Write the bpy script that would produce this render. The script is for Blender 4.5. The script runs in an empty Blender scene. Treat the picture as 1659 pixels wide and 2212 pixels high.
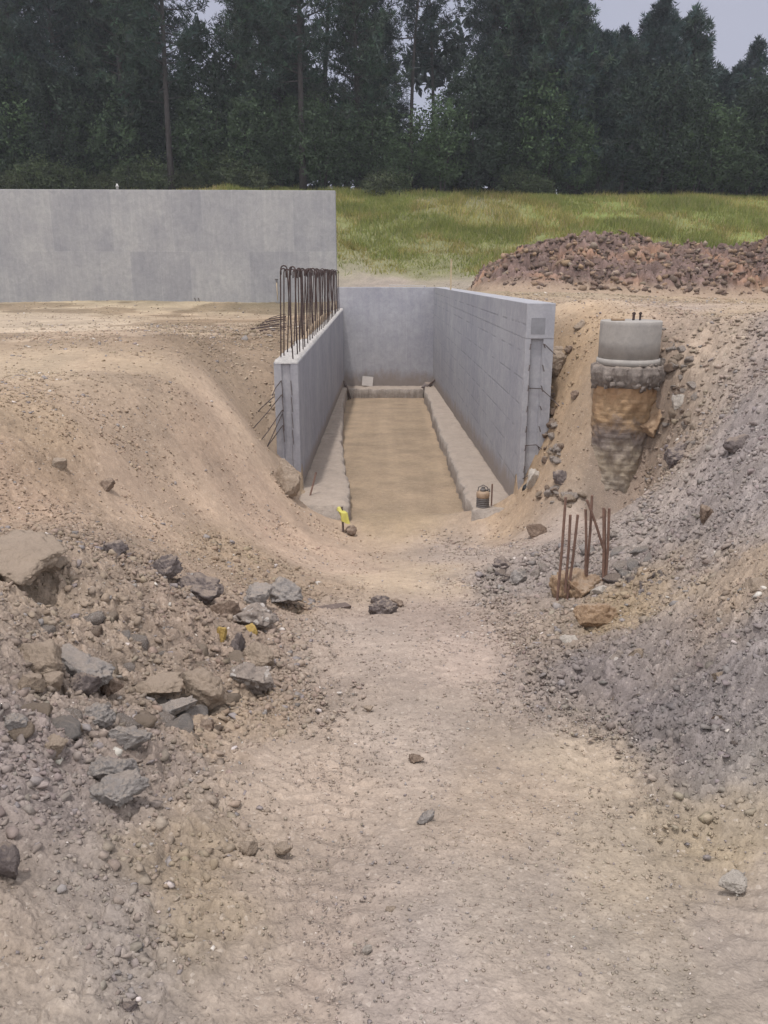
import bpy, bmesh, math, random
import numpy as np
from mathutils import Vector, Matrix, Euler

random.seed(7)
rng = np.random.default_rng(7)
SC = bpy.context.scene
COL = SC.collection
R = math.radians

# ------------------------------------------------------------------ camera model (eye at the origin, looking down the ramp)
F, CX, CY = 1736.0, 829.5, 1106.0
PITCH = R(16.55)
cp, sp = math.cos(PITCH), math.sin(PITCH)

def ray(px, py):
    a = (px - CX) / F
    b = (CY - py) / F
    Y = cp + b * sp
    return a / Y, (-sp + b * cp) / Y            # x and z per metre of forward distance

def at(px, py, d):
    x, z = ray(px, py)
    return Vector((x * d, d, z * d))

# ------------------------------------------------------------------ numpy noise
def h2(ix, iy, seed=0):
    with np.errstate(over='ignore'):
        h = (ix.astype(np.int64) * 374761393 + iy.astype(np.int64) * 668265263 + seed * 974634777) & 0xFFFFFFFF
        h = ((h ^ (h >> 13)) * 1274126177) & 0xFFFFFFFF
        h = ((h ^ (h >> 16)) * 2246822519) & 0xFFFFFFFF
    return (h ^ (h >> 15)) / 4294967296.0

def vn(x, y, seed=0):
    ix, iy = np.floor(x), np.floor(y)
    fx, fy = x - ix, y - iy
    fx = fx * fx * fx * (fx * (fx * 6 - 15) + 10)
    fy = fy * fy * fy * (fy * (fy * 6 - 15) + 10)
    a, b = h2(ix, iy, seed), h2(ix + 1, iy, seed)
    c, d = h2(ix, iy + 1, seed), h2(ix + 1, iy + 1, seed)
    return (a + (b - a) * fx) * (1 - fy) + (c + (d - c) * fx) * fy - 0.5

def fbm(x, y, oct=4, seed=0):
    s, amp = 0, 1.0
    for o in range(oct):
        s = s + amp * vn(x, y, seed + o * 17)
        x, y = x * 2.03 + 13.1, y * 2.03 + 7.7
        amp *= 0.5
    return s

def vn3(x, y, z, seed=0):
    iz = np.floor(z)
    f = z - iz
    f = f * f * (3 - 2 * f)
    a = vn(x + iz * 57.31, y + iz * 113.97, seed)
    b = vn(x + (iz + 1) * 57.31, y + (iz + 1) * 113.97, seed)
    return a + (b - a) * f

def fbm3(x, y, z, oct=4, seed=0):
    s, amp = 0, 1.0
    for o in range(oct):
        s = s + amp * vn3(x, y, z, seed + o * 17)
        x, y, z = x * 2.1 + 3.1, y * 2.1 + 7.7, z * 2.1 + 1.3
        amp *= 0.5
    return s

def voro(x, y, seed=0):
    ix, iy = np.floor(x), np.floor(y)
    best = np.full(x.shape, 9.0)
    bid = np.zeros(x.shape)
    for dx in (-1, 0, 1):
        for dy in (-1, 0, 1):
            cx, cy = ix + dx, iy + dy
            px = cx + h2(cx, cy, seed)
            py = cy + h2(cx, cy, seed + 5)
            dd = (px - x) ** 2 + (py - y) ** 2
            m = dd < best
            best = np.where(m, dd, best)
            bid = np.where(m, h2(cx, cy, seed + 9), bid)
    return np.sqrt(best), bid

def chunks(x, y, seed, tilt=0.8, tight=5.0):
    """broken lumps: a height (0..1) and a random number per lump"""
    ix, iy = np.floor(x), np.floor(y)
    b1 = np.full(x.shape, 9.0); b2 = np.full(x.shape, 9.0)
    bid = np.zeros(x.shape); ox = np.zeros(x.shape); oy = np.zeros(x.shape); bi = np.zeros(x.shape); bj = np.zeros(x.shape)
    for dx in (-1, 0, 1):
        for dy in (-1, 0, 1):
            cx, cy = ix + dx, iy + dy
            ex = x - cx - h2(cx, cy, seed); ey = y - cy - h2(cx, cy, seed + 5)
            dd = np.maximum(np.abs(ex), np.abs(ey)) * 0.45 + np.hypot(ex, ey) * 0.6
            m = dd < b1
            b2 = np.where(m, b1, np.minimum(b2, dd))
            b1 = np.where(m, dd, b1); ox = np.where(m, ex, ox); oy = np.where(m, ey, oy); bi = np.where(m, cx, bi); bj = np.where(m, cy, bj)
    bid = h2(bi, bj, seed + 9)
    pl = (h2(bi, bj, seed + 11) - 0.5) * ox + (h2(bi, bj, seed + 12) - 0.5) * oy
    edge = np.clip((b2 - b1) * tight, 0, 1) ** 0.7
    return edge * np.clip(0.25 + bid * 0.75 + tilt * 1.6 * pl, 0.02, 1.4), bid

def sst(a, b, x):
    t = np.clip((x - a) / (b - a), 0, 1)
    return t * t * (3 - 2 * t)

# ------------------------------------------------------------------ the lie of the land
PTS = []
def cpt(px, py, d):
    v = at(px, py, d)
    PTS.append((v.x, v.y, v.z))
def wpt(x, y, z): PTS.append((x, y, z))
RS = 0.208
def ramp_d(px, py):
    x, z = ray(px, py)
    return 1.65 / (-z - RS)
# ramp
for py, xs in ((1200, (800, 900, 1000)), (1250, (790, 900, 1050)), (1330, (720, 900, 1120)), (1450, (590, 850, 1180)), (1600, (580, 880, 1200)),
               (1800, (500, 900, 1300, 1600)), (2000, (450, 900, 1300, 1659)), (2212, (400, 830, 1300, 1659))):
    for px in xs: cpt(px, py, ramp_d(px, py))
cpt(850, 1155, 12.55); cpt(760, 1160, 12.55); cpt(980, 1150, 12.6)
wpt(0, 0, -1.68); wpt(1.2, 0, -1.7); wpt(-1.2, 0, -1.65); wpt(0, -3, -1.5); wpt(-4, -3, -1.45); wpt(4, -3, -1.4); wpt(-3, 0.5, -1.6); wpt(3, 0.5, -1.7)
# left bank: along the wall, crest, middle, foot
for a in ((590, 720, 20.6), (590, 760, 17.7), (590, 800, 16.6), (590, 850, 15.8), (590, 900, 15.2), (590, 960, 14.8), (635, 1045, 14.2),
          (450, 800, 14.2), (430, 850, 13.0), (300, 860, 11.0), (520, 900, 13.2), (400, 900, 11.6), (150, 800, 12.5), (0, 800, 12.5), (200, 850, 10.6), (300, 800, 13.0), (90, 860, 9.8), (380, 830, 12.3), (150, 910, 8.9), (0, 940, 7.8), (480, 850, 13.6), (420, 740, 16.2), (250, 780, 13.2), (60, 820, 11.0),
          (450, 950, 11.6), (300, 1000, 9.7), (150, 1050, 7.9), (0, 1080, 6.8), (220, 950, 9.0), (380, 1050, 10.0),
          (550, 1100, 11.2), (640, 1180, 10.8), (700, 1150, 12.2), (700, 1230, 9.6), (450, 1150, 9.1), (350, 1190, 7.2), (200, 1170, 6.5), (0, 1150, 6.0), (300, 1090, 8.6), (200, 1215, 5.4), (0, 1200, 4.9),
          (600, 1275, 7.7), (450, 1270, 6.6), (300, 1350, 5.0), (0, 1350, 3.9), (450, 1400, 5.25), (300, 1550, 3.9), (0, 1550, 3.0), (0, 1850, 2.25), (300, 1850, 2.5), (0, 2212, 1.65)):
    cpt(*a)
for a in ((-6, 6, -1.5), (-9, 4, -1.5), (-14, 8, -1.45), (-20, 20, -1.4), (-12, 14, -1.42), (-8, 20, -1.4), (-3, 24, -1.4), (-2.4, 30, -1.4), (-12, 27, -1.38),
          (-6, 33, -1.38), (-20, 33, -1.36), (-2.3, 33.5, -1.4)):
    wpt(*a)
# right bank
for a in ((1060, 1170, 11.8), (1125, 1095, 13.0), (1200, 1080, 11.8), (1180, 950, 12.9), (1190, 850, 13.35), (1230, 740, 13.7), (1230, 700, 14.0),
          (1340, 1068, 11.05), (1330, 1085, 10.8), (1352, 1085, 10.75), (1300, 1040, 11.3), (1385, 1035, 11.3), (1270, 900, 12.2), (1280, 770, 12.6), (1480, 1000, 10.2), (1480, 850, 11.3), (1460, 760, 11.9), (1460, 700, 12.6),
          (1659, 700, 11.6), (1659, 660, 17), (1659, 800, 9.6), (1659, 950, 7.5), (1659, 1100, 6.0), (1659, 1250, 4.8), (1659, 1450, 3.75), (1659, 1620, 3.15),
          (1450, 1150, 8.2), (1300, 1200, 8.6), (1450, 1300, 6.2), (1300, 1340, 6.5), (1400, 1500, 4.55), (1550, 1600, 3.55), (1230, 1480, 4.95), (1420, 1660, 3.5),
          (1190, 1290, 7.7), (1140, 1230, 9.2), (1100, 1150, 12.1), (1050, 1146, 12.5), (1085, 1122, 12.75), (1030, 1154, 12.5), (1230, 1150, 9.9)):
    cpt(*a)
for a in ((3.0, 15, -0.66), (2.9, 20, -0.58), (2.9, 27, -0.56), (2.9, 34, -0.6), (6, 17, -0.64), (9, 20, -0.7), (16, 18, -0.7), (20, 30, -0.7), (10, 28, -0.68), (8, 9, -0.95),
          (12, 6, -1.0), (5, 4, -1.6), (0, 36, -0.62), (-3, 36, -0.7), (-10, 36, -0.9), (-24, 36, -1.0), (8, 36, -0.5), (22, 36, -0.6)):
    wpt(*a)
for a in ((-4, 14, -1.42), (-6, 11.5, -1.44), (-3.6, 17.5, -1.42), (-8, 9, -1.45), (-5.4, 9.2, -1.44), (-3.4, 20.5, -1.42), (-5, 24, -1.4), (-9, 16, -1.42), (-5.6, 7.6, -1.5), (-5.2, 5.6, -1.6), (-4, 3, -1.55),
          (4.4, 14.5, -.66), (6, 14, -.7), (5.2, 17, -.64), (8, 13, -.75), (9.5, 12, -.8), (7.5, 16, -.68), (4.2, 20, -.62), (6.5, 22, -.66), (5.0, 12.9, -.72), (6.6, 11.0, -.80), (5.8, 8.6, -1.1), (5.2, 6.6, -1.4)):
    wpt(*a)
PTS = np.array(PTS)
def _k(r2): return np.where(r2 > 1e-12, 0.5 * r2 * np.log(np.maximum(r2, 1e-12)), 0)
def _warp(x, y): return x / (y + 5.0) * 9.0, np.log(np.maximum(y, -4.0) + 5.0) * 9.0
_px, _py = _warp(PTS[:, 0], PTS[:, 1])
_n = len(PTS)
_A = np.zeros((_n + 3, _n + 3))
_A[:_n, :_n] = _k((_px[:, None] - _px) ** 2 + (_py[:, None] - _py) ** 2) + np.eye(_n) * 0.10
_A[:_n, _n:] = np.stack([np.ones(_n), _px, _py], 1)
_A[_n:, :_n] = _A[:_n, _n:].T
_W = np.linalg.solve(_A, np.concatenate([PTS[:, 2], np.zeros(3)]))
def tps(x, y):
    wx, wy = _warp(x, y)
    out = np.empty(x.size)
    xf, yf = wx.ravel(), wy.ravel()
    for i in range(0, x.size, 60000):
        X, Y = xf[i:i + 60000], yf[i:i + 60000]
        out[i:i + 60000] = _k((X[:, None] - _px) ** 2 + (Y[:, None] - _py) ** 2) @ _W[:_n] + _W[_n] + _W[_n + 1] * X + _W[_n + 2] * Y
    return out.reshape(x.shape)

SK = -0.0078                                     # the pit runs very slightly left of the view axis
def xin_r(d): return 2.245 + SK * (d - 13)       # inner face of the right pit wall
def xin_l(d): return -1.54 + SK * (d - 14.5)
WR0, WL0, DB = 13.0, 14.5, 34.5                  # near end of right wall, near end of left wall, back wall
TL, TR = 0.43, 0.45
def zfloor(d): return -4.12 - 0.043 * (d - 12.7)
HOLL = []                                         # hollows under overhanging rocks: x, y, radius, depth
def height(x, y):
    yc = np.clip(y, -4, 36)
    t = tps(x, yc)
    # grass bank behind the site
    lf = sst(2, -10, x)
    t = t + (5.35 + 0.9 * lf) * sst(36.5, 57.5, y + 1.2 * vn(x * 0.15, y * 0.1, 3)) * (1 + 0.06 * vn(x * 0.12, y * 0.12, 8))
    # inside of the pit
    fl = zfloor(y)
    rl = np.hypot(x + 1.78, y - 14.2)
    rr = np.hypot(x - 2.6, y - 12.7)
    fl = np.maximum(fl, np.maximum(-3.60 - 0.70 * rl, -3.66 - 0.50 * rr))
    ins = sst(xin_l(y) - 0.24, xin_l(y) - 0.2, x) * sst(xin_r(y) + 0.24, xin_r(y) + 0.2, x) * (y < DB + 0.15)
    ins_l = ins * sst(12.6, 14.0, y)
    ins_l = np.where(x < xin_l(y) + 0.02, ins * (y > 14.75), ins_l)
    ins_l = np.where(x > xin_r(y) - 0.02, ins * (y > 13.25), ins_l)
    z = t * (1 - ins_l) + fl * ins_l
    for hx, hy, hr, hd in HOLL:
        z = z - hd * np.exp(-((x - hx) ** 2 + (y - hy) ** 2) / hr ** 2)
    return z

_ds = 0.9 * np.exp(np.linspace(0, math.log(75), 700))
def hits(pxy):
    """where the lines of sight through the listed picture points meet the ground"""
    pxy = np.asarray(pxy, float)
    out = []
    rx, rz = [], []
    for p in pxy:
        a, b = ray(p[0], p[1]); rx.append(a); rz.append(b)
    rx, rz = np.array(rx), np.array(rz)
    X, Z = rx[:, None] * _ds, rz[:, None] * _ds
    H = height(X, np.broadcast_to(_ds, X.shape))
    below = Z < H
    for i in range(len(pxy)):
        k = int(np.argmax(below[i])) if below[i].any() else len(_ds) - 1
        d = _ds[k]
        if k > 0 and below[i].any():
            e0, e1 = Z[i, k - 1] - H[i, k - 1], Z[i, k] - H[i, k]
            d = _ds[k - 1] + (_ds[k] - _ds[k - 1]) * e0 / (e0 - e1 + 1e-9)
        out.append(Vector((rx[i] * d, d, rz[i] * d)))
    return out

# ------------------------------------------------------------------ soil: colour, roughness, stones, by place
def lin(c):
    c = np.asarray(c, float) / 255.0
    return np.where(c <= 0.04045, c / 12.92, ((c + 0.055) / 1.055) ** 2.4)
KA = 0.80
SOIL = [
 (100,700,172,155,138,.10,.2),(300,720,165,145,128,.1,.2),(500,690,165,145,125,.1,.2),(100,800,172,153,133,.1,.2),(300,790,168,148,128,.12,.2),
 (450,760,152,134,117,.35,.9),(565,720,150,132,115,.4,.9),(560,820,180,160,142,0.08,0.30),(300,850,152,134,117,.3,.9),(50,900,160,140,120,.3,.6),
 (420,920,160,138,121,.3,.6),(550,1000,180,158,140,0.11,0.32),(300,950,162,141,124,.2,.5),(100,960,158,135,115,.4,.7),(50,1050,166,142,124,.4,.8),
 (300,1080,180,157,139,0.14,0.42),(450,1100,182,159,141,0.11,0.32),(600,1150,184,159,141,0.11,0.34),(500,1185,155,135,115,.4,.95),(620,1250,152,133,116,.35,.95),
 (200,1150,150,132,118,.5,.8),(700,1220,182,160,144,0.14,0.52),(560,1120,184,160,143,0.10,0.32),(420,1040,180,157,139,0.12,0.37),
 (100,1330,152,135,121,.9,1),(250,1300,152,135,121,.9,1),(400,1350,150,132,120,1,1),(450,1420,150,132,120,1,1),(250,1450,148,132,120,1,1),(100,1500,146,131,121,1,1),
 (300,1620,146,132,124,.8,1),(480,1550,156,137,120,.6,.9),(50,1600,140,128,126,.7,1),(100,1800,142,130,127,.5,.9),(250,1750,148,136,131,.6,1),(350,1850,157,139,118,.5,.8),
 (250,2000,144,135,133,.5,1),(50,1950,164,146,130,.3,.6),(100,2150,157,144,134,.3,.6),(400,2000,155,138,118,.5,.8),(350,2150,150,138,131,.4,.8),(150,1900,150,138,130,.4,.8),
 (870,1250,184,164,144,.08,.25),(850,1000,160,140,118,0,0),(850,900,160,140,118,0,0),(850,1100,163,143,120,0,.02),(800,1400,170,154,144,.15,.7),(1000,1400,175,157,147,.15,.7),
 (900,1600,167,152,142,.15,.7),(1100,1700,173,155,140,.12,.7),(700,1700,167,150,138,.2,.7),(700,2000,164,148,138,.15,.7),(1100,2000,164,150,140,.12,.7),
 (1400,1900,170,154,138,.12,.7),(1400,2150,162,149,138,.12,.7),(900,2150,162,149,142,.12,.7),(600,2180,172,156,144,.08,.3),(1600,2000,165,151,142,.1,.3),(1300,1650,175,158,141,.2,.7),
 (1550,1800,172,153,128,.25,.8),(900,1330,160,143,133,.25,.6),
 (1060,1190,170,155,147,.1,.3),(1110,1245,150,138,133,.8,1),(1200,1230,148,136,131,.8,1),(1240,1140,172,156,148,.05,.1),(1180,1000,166,142,120,.4,.8),(1230,780,174,145,113,.08,.3),
 (1190,900,162,141,120,.5,.9),(1230,1040,162,147,138,.2,.5),(1245,930,170,145,118,.1,.2),(1270,1030,160,149,145,.05,.1),(1500,950,160,147,140,0.80,0.90),(1530,800,173,155,138,0.70,0.90),
 (1600,800,143,130,127,0.90,0.90),(1620,950,144,134,133,0.80,0.90),(1450,1000,164,146,130,0.90,0.90),(1450,830,140,120,108,.6,.9),(1400,1100,158,146,141,0.70,0.90),(1550,1050,154,143,140,0.80,0.90),
 (1500,1150,141,131,129,0.90,0.90),(1400,1200,145,133,129,.7,1),(1600,1150,158,148,148,0.90,0.90),(1350,1330,164,142,114,.6,.9),(1500,1280,162,144,126,0.90,0.90),(1600,1280,160,141,124,0.90,0.90),
 (1450,1400,138,128,125,1.00,0.90),(1300,1450,128,119,119,0.90,0.90),(1600,1450,139,130,129,1.00,0.90),(1400,1550,112,105,107,0.90,0.90),(1550,1550,126,118,118,1.00,0.90),(1600,1680,138,131,129,0.90,0.90),(1250,1380,147,132,121,.6,.8),
 (1300,660,176,156,138,.2,.4),(1500,670,165,148,138,.2,.4),(1600,680,162,142,120,.2,.4),(1650,650,162,142,122,.2,.4),(800,612,165,150,145,.4,.8),(1000,612,152,140,130,.4,.6),
 (760,600,150,140,130,.3,.5),(760,560,122,122,84,.3,.1),(800,545,118,122,80,.3,.1),(900,540,122,121,86,.3,.1),(800,470,120,126,72,.3,0),(1000,480,120,127,72,.3,0),(1300,460,118,128,72,.3,0),(1550,460,122,130,74,.3,0),
 (1000,570,122,120,90,.3,.2),(1065,465,128,122,92,.3,.1),(930,433,120,115,88,.3,.1),(990,437,120,115,88,.3,.1),(1450,500,116,117,78,.3,.1),(1200,450,118,127,72,.3,0),(880,495,113,114,80,.3,.1),(930,560,122,120,88,.3,.2),
]
_sp = hits([(s[0], s[1]) for s in SOIL])
def uv(x, y): return x / (np.maximum(y, -1.5) + 2.0) * 3.2, np.log(np.maximum(y, -1.5) + 2.0) * 1.9
_su, _sv = uv(np.array([p.x for p in _sp]), np.array([p.y for p in _sp]))
_sc = np.concatenate([lin([s[2:5] for s in SOIL]) * KA * np.array([1.0, 1.006, .985]), np.array([s[5:7] for s in SOIL])], 1)
def soil(x, y):
    """r, g, b, roughness, stone density"""
    u, v = uv(x, y)
    u = u + 0.10 * fbm(u * 7, v * 7, 4, 41); v = v + 0.10 * fbm(u * 7, v * 7, 4, 42)
    out = np.empty((x.size, 5))
    uf, vf = u.ravel(), v.ravel()
    for i in range(0, x.size, 60000):
        w = 1.0 / (((uf[i:i + 60000, None] - _su) ** 2 + (vf[i:i + 60000, None] - _sv) ** 2) ** 1.8 + 4e-4)
        out[i:i + 60000] = (w @ _sc) / w.sum(1, keepdims=True)
    return out.reshape(x.shape + (5,))

TONE = {}
def detail(x, y, rough):
    near = np.exp(-np.maximum(y, 0) / 30.0)
    z = 0.07 * fbm(x * 0.9, y * 0.9, 3, 1) * (0.15 + rough) + 0.034 * fbm(x * 3.3, y * 3.3, 5, 2) * (0.12 + 1.7 * rough) + 0.007 * fbm(x * 13, y * 13, 4, 6)
    wx_, wy_ = 0.12 * vn(x * 6, y * 6, 61), 0.12 * vn(x * 6, y * 6, 62)
    c1, i1 = chunks((x + wx_) * 4.2, (y + wy_) * 4.2, 11)
    c2, i2 = chunks((x + wx_) * 9.5, (y + wy_) * 9.5, 12)
    c3, i3 = chunks((x + wx_ * .4) * 21, (y + wy_ * .4) * 21, 13)
    c4, i4 = chunks(x * 46, y * 46, 14)
    r2 = rough ** 1.3
    z = z + r2 * 0.055 * c1 * sst(.45, .6, i1) + r2 * 0.040 * c2 * sst(.3, .5, i2) + (0.04 + rough) * 0.018 * c3 * sst(.25, .5, i3) + (0.16 + rough) * 0.010 * c4 * sst(.3, .5, i4) * near
    TONE['t'] = 1 + (0.05 + rough) * (0.30 * (i2 - .5) * (c2 > .2) + 0.34 * (i3 - .5) * (c3 > .2)) + (0.15 + .5 * rough) * 0.30 * (i4 - .5) * (c4 > .15)
    z = z + 0.006 * fbm(x * 16, y * 16, 3, 5) * near
    return z

# ------------------------------------------------------------------ object helpers
def mesh_np(name, V, faces, mat=None, cols=None, smooth=False):
    """faces: list of int arrays (n,3) or (n,4)"""
    me = bpy.data.meshes.new(name)
    V = np.asarray(V, np.float32)
    me.vertices.add(len(V)); me.vertices.foreach_set('co', V.ravel())
    nl = sum(f.size for f in faces); nf = sum(len(f) for f in faces)
    me.loops.add(nl); me.loops.foreach_set('vertex_index', np.concatenate([f.ravel() for f in faces]).astype(np.int32))
    st, o = [], 0
    for f in faces:
        st.append(o + np.arange(len(f)) * f.shape[1]); o += f.size
    me.polygons.add(nf); me.polygons.foreach_set('loop_start', np.concatenate(st).astype(np.int32))
    if smooth: me.polygons.foreach_set('use_smooth', np.ones(nf, bool))
    me.update(calc_edges=True); me.validate()
    if cols is not None:
        a = me.color_attributes.new('Col', 'FLOAT_COLOR', 'POINT')
        c = np.ones((len(V), 4), np.float32); c[:, :3] = cols
        a.data.foreach_set('color', c.ravel())
    if mat: me.materials.append(mat)
    return me

def link(name, me, parent=None):
    o = bpy.data.objects.new(name, me); COL.objects.link(o)
    if parent: o.parent = parent
    return o
def tag(o, label=None, cat=None, group=None, kind=None):
    if label: o['label'] = label
    if cat: o['category'] = cat
    if group: o['group'] = group
    if kind: o['kind'] = kind
    return o
def empty(name, loc, rz=0):
    o = bpy.data.objects.new(name, None); COL.objects.link(o)
    o.location = loc; o.rotation_euler = (0, 0, rz); o.empty_display_size = 0.2
    return o
def bm_obj(name, bm, mat, parent=None, smooth=False):
    me = bpy.data.meshes.new(name)
    bmesh.ops.recalc_face_normals(bm, faces=bm.faces)
    bm.to_mesh(me); bm.free()
    for p in me.polygons: p.use_smooth = smooth
    for m in (mat if isinstance(mat, (list, tuple)) else [mat]): me.materials.append(m)
    return link(name, me, parent)

def tube(bm, pts, r, seg=8, cap=True):
    """a bent bar of radius r (number or list) through pts"""
    pts = [Vector(p) for p in pts]
    rs = r if isinstance(r, (list, tuple)) else [r] * len(pts)
    rings, prev = [], None
    for i, p in enumerate(pts):
        t = (pts[min(i + 1, len(pts) - 1)] - pts[max(i - 1, 0)]).normalized()
        if prev is None: n = t.orthogonal().normalized()
        else: n = (prev - t * prev.dot(t)).normalized()
        prev = n; b = t.cross(n)
        rings.append([bm.verts.new(p + (n * math.cos(2 * math.pi * k / seg) + b * math.sin(2 * math.pi * k / seg)) * rs[i]) for k in range(seg)])
    for a, b in zip(rings, rings[1:]):
        for k in range(seg): bm.faces.new((a[k], a[(k + 1) % seg], b[(k + 1) % seg], b[k]))
    if cap:
        bm.faces.new(rings[0][::-1]); bm.faces.new(rings[-1])

def prism(bm, foot, zb, zt, bev=0.0):
    """upright solid over a footprint; zb, zt one number or one per corner"""
    n = len(foot)
    zb = zb if isinstance(zb, (list, tuple)) else [zb] * n
    zt = zt if isinstance(zt, (list, tuple)) else [zt] * n
    lo = [bm.verts.new((p[0], p[1], z)) for p, z in zip(foot, zb)]
    hi = [bm.verts.new((p[0], p[1], z)) for p, z in zip(foot, zt)]
    fs = [bm.faces.new(hi), bm.faces.new(lo[::-1])]
    for k in range(n): fs.append(bm.faces.new((lo[k], lo[(k + 1) % n], hi[(k + 1) % n], hi[k])))
    if bev:
        ed = list({e for f in fs for e in f.edges})
        bmesh.ops.bevel(bm, geom=ed, offset=bev, segments=2, affect='EDGES', profile=0.6)
def box(bm, c, s, rot=None):
    M = Matrix.Translation(c) @ (rot.to_matrix().to_4x4() if rot else Matrix()) @ Matrix.Diagonal((s[0], s[1], s[2], 1))
    return bmesh.ops.create_cube(bm, size=1, matrix=M)['verts']
def lathe(bm, prof, seg=32, c=(0, 0, 0)):
    rings = []
    for r, z in prof:
        rings.append([bm.verts.new((c[0] + r * math.cos(2 * math.pi * k / seg), c[1] + r * math.sin(2 * math.pi * k / seg), c[2] + z)) for k in range(seg)])
    for a, b in zip(rings, rings[1:]):
        for k in range(seg): bm.faces.new((a[k], a[(k + 1) % seg], b[(k + 1) % seg], b[k]))
    bm.faces.new(rings[0][::-1]); bm.faces.new(rings[-1])

# ------------------------------------------------------------------ materials
class NT:
    def __init__(s, name):
        s.m = bpy.data.materials.new(name); s.m.use_nodes = True
        s.t = s.m.node_tree; s.b = s.t.nodes['Principled BSDF']
        s.b.inputs['Specular IOR Level'].default_value = 0.15
        s.b.inputs['Roughness'].default_value = 0.92
    def n(s, typ, **kw):
        nd = s.t.nodes.new(typ)
        for k, v in kw.items():
            if k in nd.inputs.keys(): nd.inputs[k].default_value = v
            else: setattr(nd, k, v)
        return nd
    def l(s, a, b): s.t.links.new(a, b)
    def obj(s): return s.n('ShaderNodeTexCoord').outputs['Object']
    def map(s, vec, scale=(1, 1, 1)):
        m = s.n('ShaderNodeMapping'); m.inputs['Scale'].default_value = scale; s.l(vec, m.inputs['Vector']); return m.outputs[0]
    def noise(s, vec, scale, detail=6, rough=0.6, dist=0.0):
        nd = s.n('ShaderNodeTexNoise', Scale=scale, Detail=detail, Roughness=rough, Distortion=dist); s.l(vec, nd.inputs['Vector']); return nd.outputs['Fac']
    def ramp(s, fac, stops):
        r = s.n('ShaderNodeValToRGB'); e = r.color_ramp.elements
        while len(e) < len(stops): e.new(0.5)
        for el, (p, c) in zip(e, stops): el.position = p; el.color = (c[0], c[1], c[2], 1) if hasattr(c, '__len__') else (c, c, c, 1)
        s.l(fac, r.inputs[0]); return r.outputs[0]
    def mix(s, fac, a, b, mode='MIX'):
        m = s.n('ShaderNodeMix', data_type='RGBA', blend_type=mode)
        for sock, v in ((m.inputs[0], fac), (m.inputs[6], a), (m.inputs[7], b)):
            if isinstance(v, bpy.types.NodeSocket): s.l(v, sock)
            else: sock.default_value = v if not hasattr(v, '__len__') else (v[0], v[1], v[2], 1)
        return m.outputs[2]
    def math(s, op, a, b=0.0):
        m = s.n('ShaderNodeMath', operation=op)
        for sock, v in ((m.inputs[0], a), (m.inputs[1], b)):
            if isinstance(v, bpy.types.NodeSocket): s.l(v, sock)
            else: sock.default_value = v
        return m.outputs[0]
    def bump(s, h, strength=0.5, dist=0.02):
        b = s.n('ShaderNodeBump', Strength=strength, Distance=dist); s.l(h, b.inputs['Height']); s.l(b.outputs[0], s.b.inputs['Normal'])
    def color(s, c): s.l(c, s.b.inputs['Base Color'])
    def attr(s, name='Col'): return s.n('ShaderNodeAttribute', attribute_name=name).outputs['Color']

def L(r, g, b, k=KA): return tuple(float(v) for v in lin((r, g, b)) * k)

def m_ground():
    t = NT('soil'); o = t.obj()
    n1 = t.noise(o, 9, 8, 0.7); n2 = t.noise(o, 60, 6, 0.75); n3 = t.noise(o, 1.4, 5, 0.6)
    c = t.mix(1.0, t.attr(), t.ramp(n1, [(0.25, 0.80), (0.75, 1.18)]), 'MULTIPLY')
    c = t.mix(1.0, c, t.ramp(n2, [(0.25, 0.78), (0.75, 1.20)]), 'MULTIPLY')
    c = t.mix(1.0, c, t.ramp(n3, [(0.3, (0.93, 0.92, 0.92)), (0.7, (1.07, 1.07, 1.06))]), 'MULTIPLY')
    v = t.n('ShaderNodeTexVoronoi', Scale=75.0); t.l(o, v.inputs['Vector'])
    fleck = t.ramp(v.outputs['Color'], [(0.86, 0.0), (0.9, 1.0)])
    c = t.mix(t.math('MULTIPLY', fleck, 0.35), c, L(205, 192, 180))
    t.color(c)
    h = t.math('ADD', t.math('MULTIPLY', n2, 0.6), t.math('MULTIPLY', t.math('SUBTRACT', 0.6, v.outputs['Distance']), 0.5))
    t.bump(h, 0.6, 0.016)
    return t.m
def m_stone():
    t = NT('gravel_stone'); o = t.obj()
    n = t.noise(o, 45, 6, 0.7)
    t.color(t.mix(1.0, t.attr(), t.ramp(n, [(0.3, 0.82), (0.7, 1.15)]), 'MULTIPLY'))
    t.bump(n, 0.5, 0.01)
    return t.m
def m_rock(name, a, b, speck=None, sc=9.0, dirt=0.55):
    t = NT(name); o = t.obj()
    n = t.noise(o, sc, 9, 0.72, 0.4); f = t.noise(o, sc * 6, 6, 0.75)
    c = t.ramp(n, [(0.3, a), (0.68, b)])
    c = t.mix(1.0, c, t.ramp(f, [(0.25, 0.74), (0.75, 1.2)]), 'MULTIPLY')
    # dust lying on upward faces
    g = t.n('ShaderNodeNewGeometry'); sx = t.n('ShaderNodeSeparateXYZ'); t.l(g.outputs['Normal'], sx.inputs[0])
    up = t.ramp(t.math('ADD', sx.outputs['Z'], t.math('MULTIPLY', t.math('SUBTRACT', n, 0.5), 1.2)), [(0.55, 0.0), (1.0, 1.0)])
    c = t.mix(t.math('MULTIPLY', up, dirt), c, L(172, 154, 138))
    if speck:
        v = t.n('ShaderNodeTexVoronoi', Scale=26.0); t.l(o, v.inputs['Vector'])
        c = t.mix(t.ramp(v.outputs['Color'], [(0.7, 0.0), (0.8, 0.8)]), c, speck)
    t.color(c)
    t.bump(t.math('ADD', n, t.math('MULTIPLY', f, 0.7)), 1.0, 0.028)
    return t.m
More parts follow.
